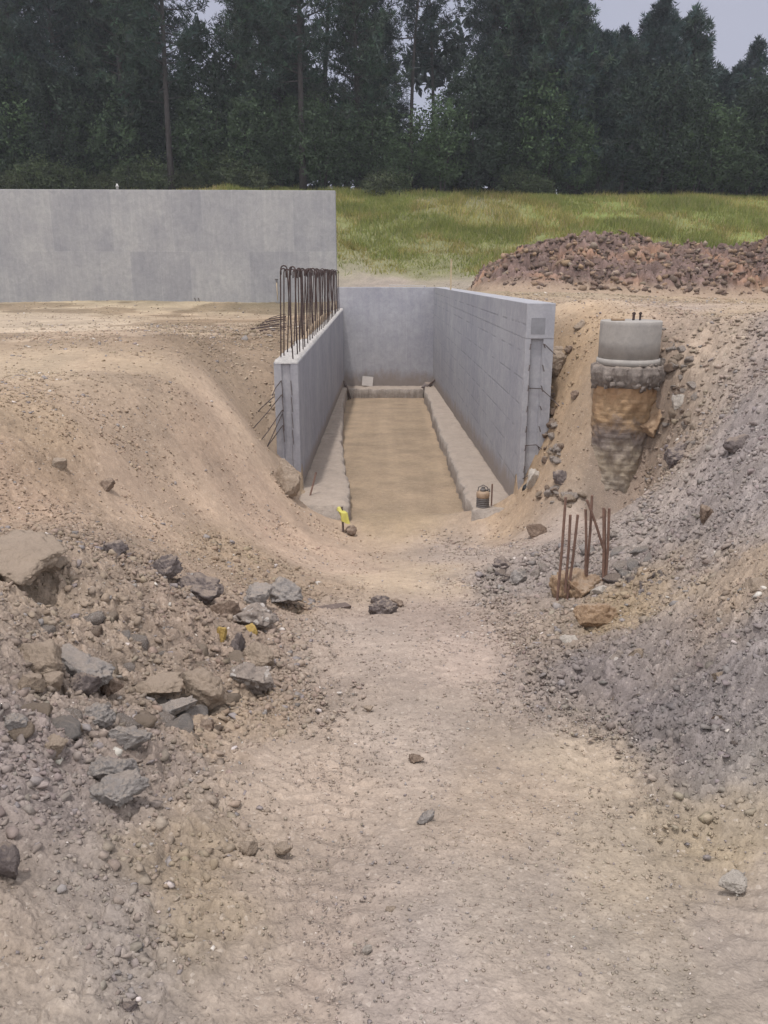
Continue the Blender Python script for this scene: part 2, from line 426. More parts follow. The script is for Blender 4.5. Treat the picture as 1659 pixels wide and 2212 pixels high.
def m_concrete(name, base, panel=None, lines=None, streak=0.5, mud=None):
    t = NT(name); o = t.obj()
    sx = t.n('ShaderNodeSeparateXYZ'); t.l(o, sx.inputs[0])
    big = t.noise(o, 0.7, 5, 0.6); fine = t.noise(o, 22, 8, 0.7)
    st = t.noise(t.map(o, (7, 7, 0.5)), 1.0, 8, 0.72)
    c = t.mix(1.0, base, t.ramp(big, [(0.3, (0.86, 0.86, 0.89)), (0.7, (1.10, 1.09, 1.07))]), 'MULTIPLY')
    c = t.mix(streak, c, t.mix(1.0, c, t.ramp(st, [(0.3, (0.80, 0.80, 0.84)), (0.7, (1.14, 1.13, 1.10))]), 'MULTIPLY'))
    c = t.mix(1.0, c, t.ramp(fine, [(0.3, 0.92), (0.7, 1.07)]), 'MULTIPLY')
    md = t.noise(o, 4.5, 7, 0.68, 0.8)
    c = t.mix(1.0, c, t.ramp(md, [(0.32, (0.87, 0.87, 0.88)), (0.68, (1.09, 1.09, 1.08))]), 'MULTIPLY')
    hgt = fine
    if panel:            # form panels of slightly different tone, x along the wall and z up
        cb = t.n('ShaderNodeCombineXYZ'); t.l(sx.outputs['X'], cb.inputs[0]); t.l(t.math('ADD', sx.outputs['Z'], panel[2]), cb.inputs[1])
        br = t.n('ShaderNodeTexBrick', Scale=1.0); br.offset = 0.5; br.offset_frequency = 2
        br.inputs['Brick Width'].default_value = panel[0]; br.inputs['Row Height'].default_value = panel[1]
        br.inputs['Mortar Size'].default_value = 0.012; br.inputs['Mortar Smooth'].default_value = 0.6
        br.inputs['Color1'].default_value = (0.86, 0.86, 0.89, 1); br.inputs['Color2'].default_value = (1.08, 1.07, 1.05, 1); br.inputs['Mortar'].default_value = (1.06, 1.06, 1.06, 1)
        t.l(cb.outputs[0], br.inputs['Vector'])
        c = t.mix(t.ramp(t.noise(o, 0.5, 3, 0.6), [(0.3, 0.25), (0.65, 1.0)]), c, t.mix(1.0, c, br.outputs['Color'], 'MULTIPLY'))
    if lines:            # form-board lines every `lines` metres up, broken where the fin has been knocked off
        fr = t.math('FRACT', t.math('DIVIDE', t.math('ADD', sx.outputs['Z'], 50.45), lines))
        ed = t.ramp(t.math('ABSOLUTE', t.math('SUBTRACT', fr, 0.5)), [(0.0, 1.0), (0.024, 1.0), (0.045, 0.0)])
        br2 = t.ramp(t.noise(t.map(o, (0.8, 1.6, 1.2)), 1.0, 4, 0.6), [(0.44, 0.0), (0.54, 1.0)])
        g = t.n('ShaderNodeNewGeometry'); gx_ = t.n('ShaderNodeSeparateXYZ'); t.l(g.outputs['Normal'], gx_.inputs[0])
        k = t.math('MULTIPLY', t.math('MULTIPLY', ed, br2), t.math('GREATER_THAN', t.math('ABSOLUTE', gx_.outputs['X']), 0.7))
        c = t.mix(t.math('MULTIPLY', k, 0.38), c, (base[0] * 0.42, base[1] * 0.42, base[2] * 0.45))
        hgt = t.math('SUBTRACT', fine, t.math('MULTIPLY', k, 0.8))
    if mud:              # dried earth splashed on the lowest part of the wall, following the slope of its footing
        hgtz = t.math('ADD', t.math('ADD', sx.outputs['Z'], mud[0]), t.math('MULTIPLY', sx.outputs['Y'], mud[1]))
        edge = t.math('ADD', t.math('DIVIDE', hgtz, mud[2]), t.math('MULTIPLY', t.math('SUBTRACT', t.noise(t.map(o, (3, 3, 1.5)), 1.0, 6, 0.7), 0.5), 1.6))
        c = t.mix(t.math('MULTIPLY', t.ramp(edge, [(0.35, 1.0), (1.0, 0.0)]), 0.7), c, L(150, 134, 120))
    t.color(c); t.bump(hgt, 0.35, 0.012)
    return t.m
def m_plain(name, col, rough=0.8, spec=0.2, var=0.25, sc=12, metal=0.0):
    t = NT(name); o = t.obj(); n = t.noise(o, sc, 6, 0.65)
    t.color(t.mix(1.0, col, t.ramp(n, [(0.25, 1 - var), (0.75, 1 + var)]), 'MULTIPLY'))
    t.b.inputs['Roughness'].default_value = rough; t.b.inputs['Specular IOR Level'].default_value = spec; t.b.inputs['Metallic'].default_value = metal
    t.bump(n, 0.25, 0.004)
    return t.m
def m_rust(name, a=L(98, 72, 62), b=L(58, 46, 44)):
    t = NT(name); o = t.obj(); n = t.noise(o, 14, 6, 0.7)
    t.color(t.ramp(n, [(0.3, b), (0.7, a)])); t.b.inputs['Roughness'].default_value = 0.75
    w = t.n('ShaderNodeTexWave', Scale=28.0, bands_direction='Z'); t.l(o, w.inputs['Vector']); t.bump(w.outputs['Fac'], 0.5, 0.003)
    return t.m
def m_leaf(name, trans=0.25):
    t = NT(name); t.color(t.attr()); t.b.inputs['Roughness'].default_value = 0.7
    tr = t.n('ShaderNodeBsdfTranslucent'); mx = t.n('ShaderNodeMixShader'); mx.inputs[0].default_value = trans
    t.l(t.attr(), tr.inputs[0]); t.l(t.b.outputs[0], mx.inputs[1]); t.l(tr.outputs[0], mx.inputs[2])
    t.l(mx.outputs[0], t.t.nodes['Material Output'].inputs[0])
    return t.m
def m_shaft():
    t = NT('earth_cast_shaft'); o = t.obj()
    sx = t.n('ShaderNodeSeparateXYZ'); t.l(o, sx.inputs[0])
    n = t.noise(o, 3.2, 7, 0.7, 0.6); f = t.noise(o, 30, 6, 0.7)
    bands = t.noise(t.map(o, (1.2, 1.2, 13)), 1.0, 5, 0.65)
    zz = t.math('ADD', t.math('MULTIPLY', sx.outputs['Z'], 0.42), t.math('MULTIPLY', t.math('SUBTRACT', n, 0.5), 0.55))
    c = t.ramp(zz, [(0.0, L(140, 130, 122)), (0.22, L(168, 154, 136)), (0.42, L(120, 108, 103)), (0.55, L(156, 130, 102)), (0.72, L(170, 138, 108)), (0.85, L(130, 117, 108))])
    c = t.mix(0.8, c, t.mix(1.0, c, t.ramp(bands, [(0.3, 0.84), (0.7, 1.14)]), 'MULTIPLY'))
    c = t.mix(1.0, c, t.ramp(f, [(0.3, 0.85), (0.7, 1.15)]), 'MULTIPLY')
    t.color(c); t.bump(t.math('ADD', bands, t.math('MULTIPLY', f, 0.3)), 0.8, 0.03)
    return t.m

M = dict(
    soil=m_ground(), stone=m_stone(),
    tan=m_rock('tan_rock', L(152, 136, 121), L(182, 163, 145), dirt=.75), grey=m_rock('grey_rock', L(146, 139, 136), L(184, 176, 171), dirt=0.5),
    dark=m_rock('dark_rock', L(102, 92, 93), L(150, 138, 133), dirt=0.6), yellow=m_rock('ochre_rock', L(172, 142, 82), L(206, 176, 110), dirt=0.05),
    white=m_rock('pale_rock', L(178, 168, 158), L(214, 204, 194), dirt=0.15), speck=m_rock('conglomerate', L(138, 126, 119), L(180, 167, 158), L(210, 201, 194), dirt=0.3),
    orange=m_rock('orange_clay', L(158, 130, 106), L(188, 160, 132), dirt=0.6, sc=7), brown=m_rock('brown_clay', L(118, 100, 89), L(156, 135, 119), dirt=0.6),
    bigwall=m_concrete('cast_concrete', L(168, 167, 167), panel=(1.22, 2.35, 48.5), streak=0.5),
    pitwall=m_concrete('board_formed_concrete', L(170, 169, 174), lines=0.43, streak=0.25, mud=(3.362, 0.0337, 0.5)),
    backwall=m_concrete('smooth_concrete', L(186, 185, 190), panel=(1.9, 60, 10), streak=0.5, mud=(4.62, 0.0, 0.7)),
    leftwall=m_concrete('streaky_concrete', L(163, 162, 168), streak=0.7, mud=(3.362, 0.0337, 0.35)),
    rawtop=m_rock('raw_concrete_top', L(168, 164, 162), L(214, 208, 204), dirt=0.1),  # raw concrete, with sunlight on the wall top put into its pale colour
    footing=m_rock('footing_concrete', L(150, 139, 131), L(188, 176, 166), dirt=0.5, sc=3.0),
    pier=m_concrete('pier_concrete', L(166, 160, 154), streak=0.3), shaft=m_shaft(),
    collar=m_rock('broken_collar_concrete', L(122, 112, 106), L(166, 154, 146), dirt=0.4, sc=14),
    rebar=m_rust('rusty_steel', L(96, 78, 74), L(52, 46, 48)), rust=m_rust('brown_rust', L(146, 116, 102), L(106, 84, 76)), wire=m_rust('tie_steel', L(110, 98, 94), L(66, 60, 62)),
    wood=m_plain('weathered_wood', L(188, 168, 140), var=0.2), oldwood=m_plain('grey_wood', L(112, 98, 92), var=0.3), bark=m_plain('pine_bark', (0.040, 0.034, 0.033), var=0.4, sc=5),
    card=m_plain('pale_board', L(205, 196, 190), var=0.1), yellowcloth=m_plain('yellow_cloth', L(212, 203, 112), var=0.12, sc=20),
    black=m_plain('near_black', (0.02, 0.02, 0.022), rough=0.5, spec=0.4), dgrey=m_plain('dark_grey_steel', L(104, 98, 96), rough=0.7, spec=0.35),
    steel=m_plain('worn_steel', L(150, 146, 142), rough=0.5, spec=0.4), tanpaint=m_plain('faded_orange_paint', L(164, 140, 118), rough=0.6, spec=0.3),
    pvc=m_plain('white_pvc', L(186, 184, 182), rough=0.5, spec=0.4, var=0.05),
    leaf=m_leaf('leaves', 0.25), needle=m_leaf('needles', 0.12), grass=m_leaf('grass_blade', 0.3),
)

# ------------------------------------------------------------------ rocks
def ico(sub):
    bm = bmesh.new(); bmesh.ops.create_icosphere(bm, subdivisions=sub, radius=1.0)
    bm.verts.ensure_lookup_table()
    V = np.array([v.co[:] for v in bm.verts]); Fc = np.array([[v.index for v in f.verts] for f in bm.faces]); bm.free()
    return V, Fc
ICO = {k: ico(k) for k in (1, 2, 3, 4, 5)}
def hull(seed, n=11, dims=(1, .8, .6)):
    r = np.random.default_rng(seed); bm = bmesh.new()
    P = r.uniform(-1, 1, (n, 3)); P /= np.maximum(np.linalg.norm(P, axis=1, keepdims=True), .55) ** .75; P *= np.array(dims)
    for p in P: bm.verts.new(p)
    bmesh.ops.convex_hull(bm, input=bm.verts[:])
    for v in [v for v in bm.verts if not v.link_faces]: bm.verts.remove(v)
    bmesh.ops.triangulate(bm, faces=bm.faces[:]); bmesh.ops.recalc_face_normals(bm, faces=bm.faces)
    bm.verts.index_update()
    V = np.array([v.co[:] for v in bm.verts]); Fc = np.array([[v.index for v in f.verts] for f in bm.faces]); bm.free()
    return V, Fc
def rock_shape(seed, sub=4, cuts=9, rough=0.10, dims=(1, 1, 1), keep=(0.45, 0.8)):
    r = np.random.default_rng(seed)
    V, Fc = ICO[sub]
    V = V.copy()
    for _ in range(cuts):
        n = r.normal(size=3); n /= np.linalg.norm(n)
        h = r.uniform(*keep)
        d = V @ n - h
        V = V - np.maximum(d, 0)[:, None] * n * 0.96
    V = V / np.abs(V).max(0)
    V = V * np.array(dims)
    s = float(min(dims)); q = V / max(dims)
    nz = fbm3(q[:, 0] * 2.5 + seed, q[:, 1] * 2.5, q[:, 2] * 2.5, 5, seed % 97)
    ln = np.linalg.norm(V / np.array(dims), axis=1, keepdims=True) + 1e-6
    rid = 1 - 2 * np.abs(vn3(q[:, 0] * 4 + 9, q[:, 1] * 4, q[:, 2] * 7, seed % 89 + 3) * 2)
    fin = fbm3(q[:, 0] * 9, q[:, 1] * 9, q[:, 2] * 12, 4, seed % 83)
    V = V * (1 + (nz * rough * 1.8 - rough * .35 * np.maximum(rid - .5, 0) + fin * rough * 1.2)[:, None])
    return V, Fc
def rock_mesh(name, seed, dims, mat, sub=4, cuts=9, rough=0.10):
    V, Fc = rock_shape(seed, sub, cuts, rough, dims)
    return mesh_np(name, V, [Fc], mat)

# hollow under the big ledge on the left, and under the orange hump on the right
_h = hits([(66, 1275), (1290, 1365), (455, 1330)])
HOLL += [(_h[0].x - 0.03, _h[0].y + 0.05, 0.20, 0.20), (_h[1].x, _h[1].y, 0.12, 0.10), (_h[2].x, _h[2].y, 0.12, 0.09), (3.46, 11.50, 0.46, 0.90), (3.42, 11.1, 0.45, 0.35), (3.98, 11.6, 0.24, 0.7)]

# px, py (foot of the rock in the picture), width px, height px, depth/width, tilt (x, y, z) deg, material, name, label
ROCKS = [
 (44, 1258, 176, 40, 0.85, (6, 16, -28), 'tan', 'rock_ledge', 'big dusty tan rock ledge overhanging a dark hollow on the left bank'),
 (158, 1462, 165, 62, 0.45, (22, 24, -14), 'grey', 'rock_slab', 'long rough grey slab tilted down to the right beside the flat tan slab'),
 (82, 1452, 150, 66, 0.6, (10, 14, 5), 'tan', 'rock_slab', 'flat tan slab with yellowish edge at the left, next to the long grey slab'),
 (352, 1258, 70, 62, 0.8, (0, 10, 20), 'dark', 'rock', 'dark purple grey clod topmost on the left rubble crest'),
 (440, 1300, 115, 62, 0.6, (5, 18, 0), 'dark', 'rock', 'dark flat boulder below the topmost clod, over a shadowed gap'),
 (480, 1345, 78, 60, 0.5, (10, 35, 20), 'brown', 'rock', 'brown slanting rock slab in the shadowed gap of the left rubble'),
 (622, 1306, 88, 58, 0.7, (0, -6, 10), 'grey', 'boulder', 'cracked blue grey boulder at the edge of the dirt ramp'),
 (555, 1310, 62, 44, 0.8, (0, 5, 0), 'grey', 'rock', 'grey rock touching the cracked boulder on its left'),
 (545, 1362, 105, 56, 0.8, (0, -10, 25), 'speck', 'boulder', 'rounded half buried pale boulder just behind the ochre stones'),
 (540, 1392, 40, 33, 0.8, (0, 8, 10), 'yellow', 'ochre_stone', 'bright ochre yellow stone, larger of the yellow pair, right of the upright dark stone'),
 (480, 1400, 26, 40, 0.8, (0, 0, 30), 'yellow', 'ochre_stone', 'small pale yellow stone left of the upright dark stone'),
 (511, 1420, 38, 66, 0.8, (0, 8, 10), 'dark', 'rock', 'upright dark stone standing between the two ochre stones'),
 (556, 1445, 66, 56, 0.8, (0, 5, -20), 'tan', 'rock_block', 'tan rock block with a dark broken right face above the speckled boulder'),
 (536, 1492, 98, 68, 0.75, (0, 10, 10), 'speck', 'boulder', 'pale speckled conglomerate boulder at the ramp edge'),
 (325, 1510, 128, 46, 0.5, (12, -8, 8), 'tan', 'rock_slab', 'long tan slab overhanging a dark gap in the middle of the left rubble'),
 (428, 1528, 112, 84, 0.6, (15, -12, -10), 'tan', 'rock_block', 'smooth sided large tan block right of the long overhanging slab'),
 (372, 1548, 100, 32, 0.5, (8, -12, 6), 'grey', 'rock_slab', 'thin blue grey slab wedged below the large tan block'),
 (272, 1628, 108, 74, 0.45, (18, -38, 14), 'grey', 'rock_slab', 'rough grey slab leaning up to the right, lowest of the grey slabs'),
 (200, 1572, 86, 56, 0.7, (8, 8, 0), 'grey', 'rock_block', 'blocky grey rock between the two tilted grey slabs'),
 (66, 1492, 58, 44, 0.8, (0, 0, 0), 'tan', 'rock', 'rounded pinkish stone below the flat tan slab'),
 (112, 1490, 46, 46, 0.8, (0, 0, 30), 'tan', 'rock', 'pale egg shaped stone right of the rounded pinkish stone'),
 (180, 1500, 66, 56, 0.8, (5, 20, 30), 'dark', 'rock', 'dark grey rock at the lower end of the long grey slab'),
 (20, 1590, 64, 44, 0.8, (5, 20, 0), 'grey', 'rock', 'pale grey stone cut by the left picture edge'),
 (110, 1632, 70, 38, 0.8, (0, 0, 0), 'tan', 'rock', 'low tan rock half sunk in soil left of the leaning grey slab'),
 (95, 1240, 90, 40, 0.7, (0, 12, 0), 'tan', 'rock', 'dusty stone resting on the bank behind the rock ledge'),
 (240, 1205, 60, 34, 0.8, (0, 12, 0), 'dark', 'rock', 'grey stone on the bank above the topmost clod, by the smooth sand'),
 (120, 1012, 40, 24, 0.8, (0, 0, 0), 'tan', 'rock', 'lone tan clod on the upper left bank'),
 (230, 1060, 34, 26, 0.8, (0, 0, 20), 'brown', 'rock', 'small brown clod alone on the orange sand slope'),
 (240, 1690, 90, 52, 0.7, (0, 10, 0), 'grey', 'rock', 'crumbly grey lump of dried mud below the leaning slab'),
 (250, 1745, 110, 60, 0.8, (0, -5, 0), 'grey', 'rock', 'wide crumbling grey mud heap among fine gravel at lower left'),
 (15, 1900, 60, 90, 0.6, (0, 0, 0), 'dark', 'rock', 'dark crack edged stone at the lower left picture edge'),
 (445, 1590, 50, 40, 0.8, (0, 0, 0), 'brown', 'rock', 'brown clod at the foot of the rubble beside the ramp'),
 (240, 1500, 46, 38, 0.8, (0, 0, 0), 'brown', 'rock', 'brown stone filling the gap between grey slab and overhanging slab'),
 (610, 1845, 40, 24, 0.8, (0, 0, 0), 'tan', 'rock', 'tan flat stone on the gravel left of the grey ramp stone'),
 (530, 1846, 46, 30, 0.8, (0, 0, 0), 'tan', 'rock', 'pale angular stone in the tan gravel at lower left'),
 (922, 1778, 46, 26, 0.6, (0, -14, 12), 'grey', 'stone', 'smooth grey stone lying alone on the middle of the ramp'),
 (900, 1648, 34, 17, 0.7, (0, 8, 0), 'brown', 'stone', 'small brown stone on the ramp above the smooth grey stone'),
 (1586, 1926, 62, 34, 0.7, (0, -6, 8), 'white', 'stone', 'pale oblong stone at the lower right of the ramp'),
 (842, 1972, 26, 15, 0.7, (0, 0, 0), 'tan', 'stone', 'little tan pebble low on the ramp left of centre'),
 (792, 2062, 22, 24, 0.8, (0, 0, 0), 'white', 'stone', 'small pale pebble nearest the bottom of the picture'),
 (797, 1536, 24, 12, 0.7, (0, 0, 0), 'tan', 'stone', 'small flat stone on the upper ramp near the rubble edge'),
 (270, 2190, 44, 20, 0.7, (0, 0, 0), 'dark', 'stone', 'dark flat chip at the bottom left corner'),
 (830, 1328, 64, 36, 0.7, (0, 0, 0), 'dark', 'clod', 'dark broken clod in the middle of the ramp top'),
 (818, 1308, 54, 22, 0.7, (0, 5, 40), 'dark', 'clod', 'flat dark clod behind the broken clod on the ramp'),
 (858, 1310, 32, 14, 0.7, (0, 5, 0), 'brown', 'clod', 'thin brown clod right of the dark clods on the ramp'),
 (1288, 1366, 100, 72, 0.7, (0, 14, 0), 'orange', 'rock', 'orange brown hump over a small black hole on the right slope'),
 (1302, 1292, 52, 26, 0.7, (0, 8, 0), 'white', 'stone', 'white stone right below the rusty bar cluster'),
 (1368, 1442, 48, 46, 0.8, (0, 8, 0), 'tan', 'rock', 'pale tan rounded rock over a shadow on the dark scree'),
 (1236, 1398, 50, 26, 0.8, (0, 8, 0), 'white', 'stone', 'whitish stone at the foot of the right slope below the orange hump'),
 (1335, 1440, 46, 36, 0.8, (0, 0, 0), 'speck', 'rock', 'grey pink rock leaning on the pale tan rounded rock'),
 (1160, 1162, 44, 32, 0.8, (0, 10, 0), 'brown', 'rock', 'dark brown rock on the smooth sand below the right wall end'),
 (1205, 806, 64, 52, 0.8, (10, -10, 0), 'tan', 'rock', 'tan rock chunk with dark underside beside the right wall end'),
 (1180, 870, 44, 30, 0.8, (0, 0, 0), 'tan', 'rock', 'tan rock stuck against the outer edge of the right wall'),
 (1255, 710, 28, 20, 0.8, (0, 0, 0), 'tan', 'rock', 'tan rock at the upper left edge of the concrete pier'),
 (1232, 760, 22, 14, 0.8, (0, 0, 0), 'brown', 'rock', 'brown stone on the sand slope between wall and pier'),
 (1246, 860, 26, 16, 0.8, (0, 0, 0), 'brown', 'rock', 'brown clod alone on the sand left of the pier shaft'),
 (1205, 768, 30, 22, 0.8, (0, 0, 0), 'tan', 'rock', 'brownish rock just above the tan chunk by the right wall'),
 (1152, 1050, 34, 40, 0.8, (0, 0, 0), 'white', 'rock', 'pale rock on the black clump at the foot of the right wall end'),
 (1215, 1050, 40, 34, 0.8, (0, 0, 0), 'dark', 'rock', 'dark rock right of the foot of the right wall end'),
 (1412, 935, 104, 112, 0.8, (0, 18, 14), 'orange', 'clay_block', 'cracked orange clay block standing right of the pier shaft'),
 (1375, 950, 60, 46, 0.7, (0, 10, 0), 'orange', 'clay_block', 'small orange clay lump between pier shaft and clay block'),
 (1470, 880, 44, 34, 0.8, (0, 0, 0), 'white', 'rock', 'whitish rock beside the top of the orange clay block'),
 (1465, 1000, 70, 46, 0.8, (0, 0, 0), 'dark', 'rock', 'dark grey rock mass below the orange clay block'),
 (1600, 970, 60, 34, 0.8, (0, 0, 0), 'dark', 'rock', 'dark rock on the grey slope at the right edge'),
 (1530, 1125, 34, 36, 0.8, (0, 0, 0), 'brown', 'rock', 'small brown boulder perched on the grey right slope'),
 (1640, 1285, 60, 40, 0.8, (0, 8, 0), 'tan', 'rock', 'tan rock over a shadow at the right picture edge'),
 (1560, 1478, 42, 34, 0.8, (0, 8, 0), 'tan', 'rock', 'tan stone on the dark scree near the right picture edge'),
 (1270, 1200, 40, 30, 0.8, (0, 0, 0), 'grey', 'rock', 'grey stone behind the rusty bar cluster'),
 (1090, 1232, 44, 30, 0.8, (0, 0, 0), 'dark', 'rock', 'dark stone in the pale rubble left of the rusty bars'),
 (1120, 1262, 40, 30, 0.8, (0, 0, 0), 'grey', 'rock', 'pale grey stone in the rubble just left of the rusty bars'),
]
pos = hits([(r[0], r[1]) for r in ROCKS])
for r_, p_ in zip(ROCKS, pos):
    if r_[2] > 55 and r_[3] > 30 and p_.y < 9 and r_[0] < 700:
        W_ = r_[2] * p_.y / F; HOLL.append((p_.x + W_ * .22, p_.y - W_ * .05, W_ * .33, W_ * .30))
for i, (r, p) in enumerate(zip(ROCKS, pos)):
    px, py, w, h, dr, tl, mt, nm, lb = r
    dep = p.y * cp - p.z * sp
    W, H = w * dep / F, h * dep / F
    hz = H * 0.62
    o = link(nm, rock_mesh(nm, 100 + i, (W / 2 * 1.03, W / 2 * dr * 1.15, hz), M[mt], 5 if w > 60 else 4, 10, 0.17 if mt not in ('tan', 'yellow', 'white', 'orange') else 0.11))
    if nm == 'rock_ledge':
        o.location = (p.x + 0.0, p.y + 0.08, p.z + 0.175)
    else:
        o.location = (p.x, p.y + W * dr * 0.35, p.z + W * dr * 0.10 + H * (0.62 if mt == "yellow" else 0.20))
    o.rotation_euler = [R(a) for a in tl]
    tag(o, lb, 'rock' if 'clod' not in nm and 'clay' not in nm else 'clod')

# ------------------------------------------------------------------ the ground sheet
dn = np.concatenate([np.array([-3.9, -3.2, -2.4, -1.7, -1.2, -0.8, -0.4]), np.exp(np.linspace(math.log(2.0), math.log(40.0), 1450)) - 2.0,
                     np.linspace(38.15, 60, 150), np.array([62, 65, 70, 78, 90, 105, 118])])
_g = np.geomspace(0.006, 1.0, 26)
un = np.concatenate([-0.6 - _g[::-1], np.linspace(-0.6, 0.6, 1040), 0.6 + _g])
D, U = np.meshgrid(dn, un, indexing='ij')
X = np.clip(U, -.6, .6) * (np.maximum(D, -1.2) + 2.0) + np.sign(U) * np.maximum(np.abs(U) - .6, 0) * 50.0
sg = soil(X, D)
Z = height(X, D)
inpit = (X > xin_l(D) - 0.3) & (X < xin_r(D) + 0.3) & (D > 14.0) & (D < DB + 0.2)
rough = np.where(inpit, 0.0, sg[..., 3])
Z = Z + detail(X, D, rough) * np.where(inpit, 0.35, 1.0)
TONE0 = np.clip(TONE['t'], .6, 1.5)
# wheel tracks down the ramp into the pit
for xo in (-0.28, 1.18):
    tr = np.exp(-((X - xo - 0.05 * np.sin(D * 0.8)) / 0.16) ** 2) * (D > 0) * (D < 33)
    Z = Z - tr * (0.022 + 0.008 * np.sin(D * 55 + np.abs(X - xo) * 30)) * (D < 9) - tr * 0.01 * (D >= 9)
colr = sg[..., :3] * TONE0[..., None]
pit = inpit[..., None]
damp = np.clip(0.5 + fbm(X * 2.6, D * 0.12, 4, 77), 0, 1)[..., None]
colr = np.where(pit, lin((163, 143, 121)) * KA * (0.90 + 0.2 * damp), colr)
# damp, darker soil left on the plateau
pl = (sst(13, 17, D) * (X < -2.2) * (D < 34.4) * sst(0.02, 0.16, fbm(X * 0.34, D * 0.42, 4, 31)))[..., None]
colr = colr * (1 - pl * np.array([0.34, 0.37, 0.40]))
pw = (sst(14, 20, D) * (X < -2.2) * (D < 34.4) * sst(0.05, 0.2, fbm(X * 0.4 + 9, D * 0.42, 4, 35)))[..., None]
colr = colr * (1 + pw * np.array([0.20, 0.20, 0.20]))
blot = fbm(X * 1.7, D * 1.7, 5, 91)[..., None]
colr = colr * (1 + 0.22 * blot * np.array([1.0, 0.95, 0.9]))
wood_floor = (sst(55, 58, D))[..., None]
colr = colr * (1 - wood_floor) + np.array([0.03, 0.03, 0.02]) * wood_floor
nr, nc = D.shape
I = np.arange(nr * nc).reshape(nr, nc)
Fq = np.stack([I[:-1, :-1], I[:-1, 1:], I[1:, 1:], I[1:, :-1]], -1).reshape(-1, 4)
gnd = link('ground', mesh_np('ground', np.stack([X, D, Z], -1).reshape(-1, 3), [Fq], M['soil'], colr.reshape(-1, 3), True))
tag(gnd, kind='structure')

# ------------------------------------------------------------------ loose stones
def scatter(n, dmin, dmax, umax, smin, smax, power, seed, sub, dens_min=0.0, accept=None, thin=None):
    r = np.random.default_rng(seed)
    d = np.exp(r.uniform(math.log(dmin + 2), math.log(dmax + 2), n)) - 2
    x = r.uniform(-umax, umax, n) * (d + 2)
    s5 = soil(x, d)
    clus = sst(-0.22, 0.22, fbm(x * 1.3, d * 1.3, 4, 55))
    p = s5[:, 4] ** 1.4 * (0.35 + 0.65 * clus) if accept is None else sst(-.02, .3, fbm(x * .9 + .5 * d, d * .9, 4, 58)) * .9 + .06
    ok = (r.uniform(0, 1, n) < p) & (s5[:, 4] > dens_min)
    ip = (x > xin_l(d) - 0.5) & (x < xin_r(d) + 0.5) & (d > 12.8) & (d < DB + 0.4)
    ok &= ~ip
    if accept is not None: ok &= accept(x, d)
    if thin is not None: ok &= thin(x, d)
    x, d, s5 = x[ok], d[ok], s5[ok]
    m = len(x)
    size = smin + (smax - smin) * r.power(power, m)
    size = size * (0.35 + 0.11 * d) ** 0.95
    z = height(x, d) + detail(x, d, s5[:, 3])
    return x, d, z, size, s5, r
def stones_mesh(parts, name, plain=False):
    Vs, Fs, Cs, off = [], [], [], 0
    for x, d, z, size, s5, r, sub in parts:
        protos = [hull(900 + k, 7 + 2 * sub, (1, r.uniform(0.55, 0.95), r.uniform(0.35, 0.7))) for k in range(14)]
        pid = r.integers(0, 14, len(x))
        tint = np.clip(r.normal(0.98, 0.10, (len(x), 1)) + r.normal(0, 0.015, (len(x), 3)), 0.6, 1.4)
        odd = r.uniform(0, 1, len(x)) if not plain else np.full(len(x), .5)
        grey = np.where(odd[:, None] < 0.08, lin((146, 137, 134)) * KA, s5[:, :3])
        grey = np.where(odd[:, None] > 0.985, lin((205, 194, 186)) * KA, grey)
        cols = grey * tint
        for k in range(14):
            m = np.where(pid == k)[0]
            if not len(m): continue
            V, Fc = protos[k]
            a = r.uniform(0, 2 * np.pi, len(m)); tx = r.normal(0, 0.35, len(m)); ty = r.normal(0, 0.35, len(m))
            ca, sa = np.cos(a), np.sin(a)
            P = V[None] * size[m][:, None, None]
            Px, Py, Pz = P[..., 0], P[..., 1], P[..., 2]
            Pz, Py = Pz * np.cos(tx)[:, None] + Py * np.sin(tx)[:, None], Py * np.cos(tx)[:, None] - Pz * np.sin(tx)[:, None]
            Pz, Px = Pz * np.cos(ty)[:, None] + Px * np.sin(ty)[:, None], Px * np.cos(ty)[:, None] - Pz * np.sin(ty)[:, None]
            Qx = Px * ca[:, None] - Py * sa[:, None] + x[m][:, None]
            Qy = Px * sa[:, None] + Py * ca[:, None] + d[m][:, None]
            Qz = Pz + z[m][:, None] + size[m][:, None] * (0.22 if sub == 1 else 0.05)
            nv = len(V)
            Vs.append(np.stack([Qx, Qy, Qz], -1).reshape(-1, 3))
            Fs.append((Fc[None] + off + (np.arange(len(m)) * nv)[:, None, None]).reshape(-1, 3))
            Cs.append(np.repeat(cols[m], nv, 0)); off += nv * len(m)
    return mesh_np(name, np.concatenate(Vs), [np.concatenate(Fs)], M['stone'], np.concatenate(Cs))
pa = scatter(190000, 1.0, 36, 0.62, 0.005, 0.017, 0.5, 21, 1) + (1,)
pb = scatter(120000, 1.0, 30, 0.62, 0.010, 0.030, 0.38, 22, 2, 0.74) + (2,)
pc_ = scatter(60000, 1.5, 26, 0.62, 0.026, 0.058, 0.4, 23, 3, 0.80, None, lambda x, d: (x < .4) | (d > 6.5) | (rng.uniform(0, 1, x.shape) < .3)) + (3,)
def on_bank(x, d): return (d > 6) & (d < 24) & (np.abs(x) > .6)
pd_ = scatter(70000, 6, 24, .40, .010, .030, .35, 24, 2, 0.0, on_bank)
kd = (rng.uniform(0, 1, len(pd_[0])) < .55); pd_ = tuple(v[kd] for v in pd_[:5]) + (pd_[5], 2)
gv = link('gravel', stones_mesh([pa, pb, pc_, pd_], 'gravel'))
tag(gv, 'loose gravel and small broken stones strewn over banks and ramp', 'gravel', kind='stuff')

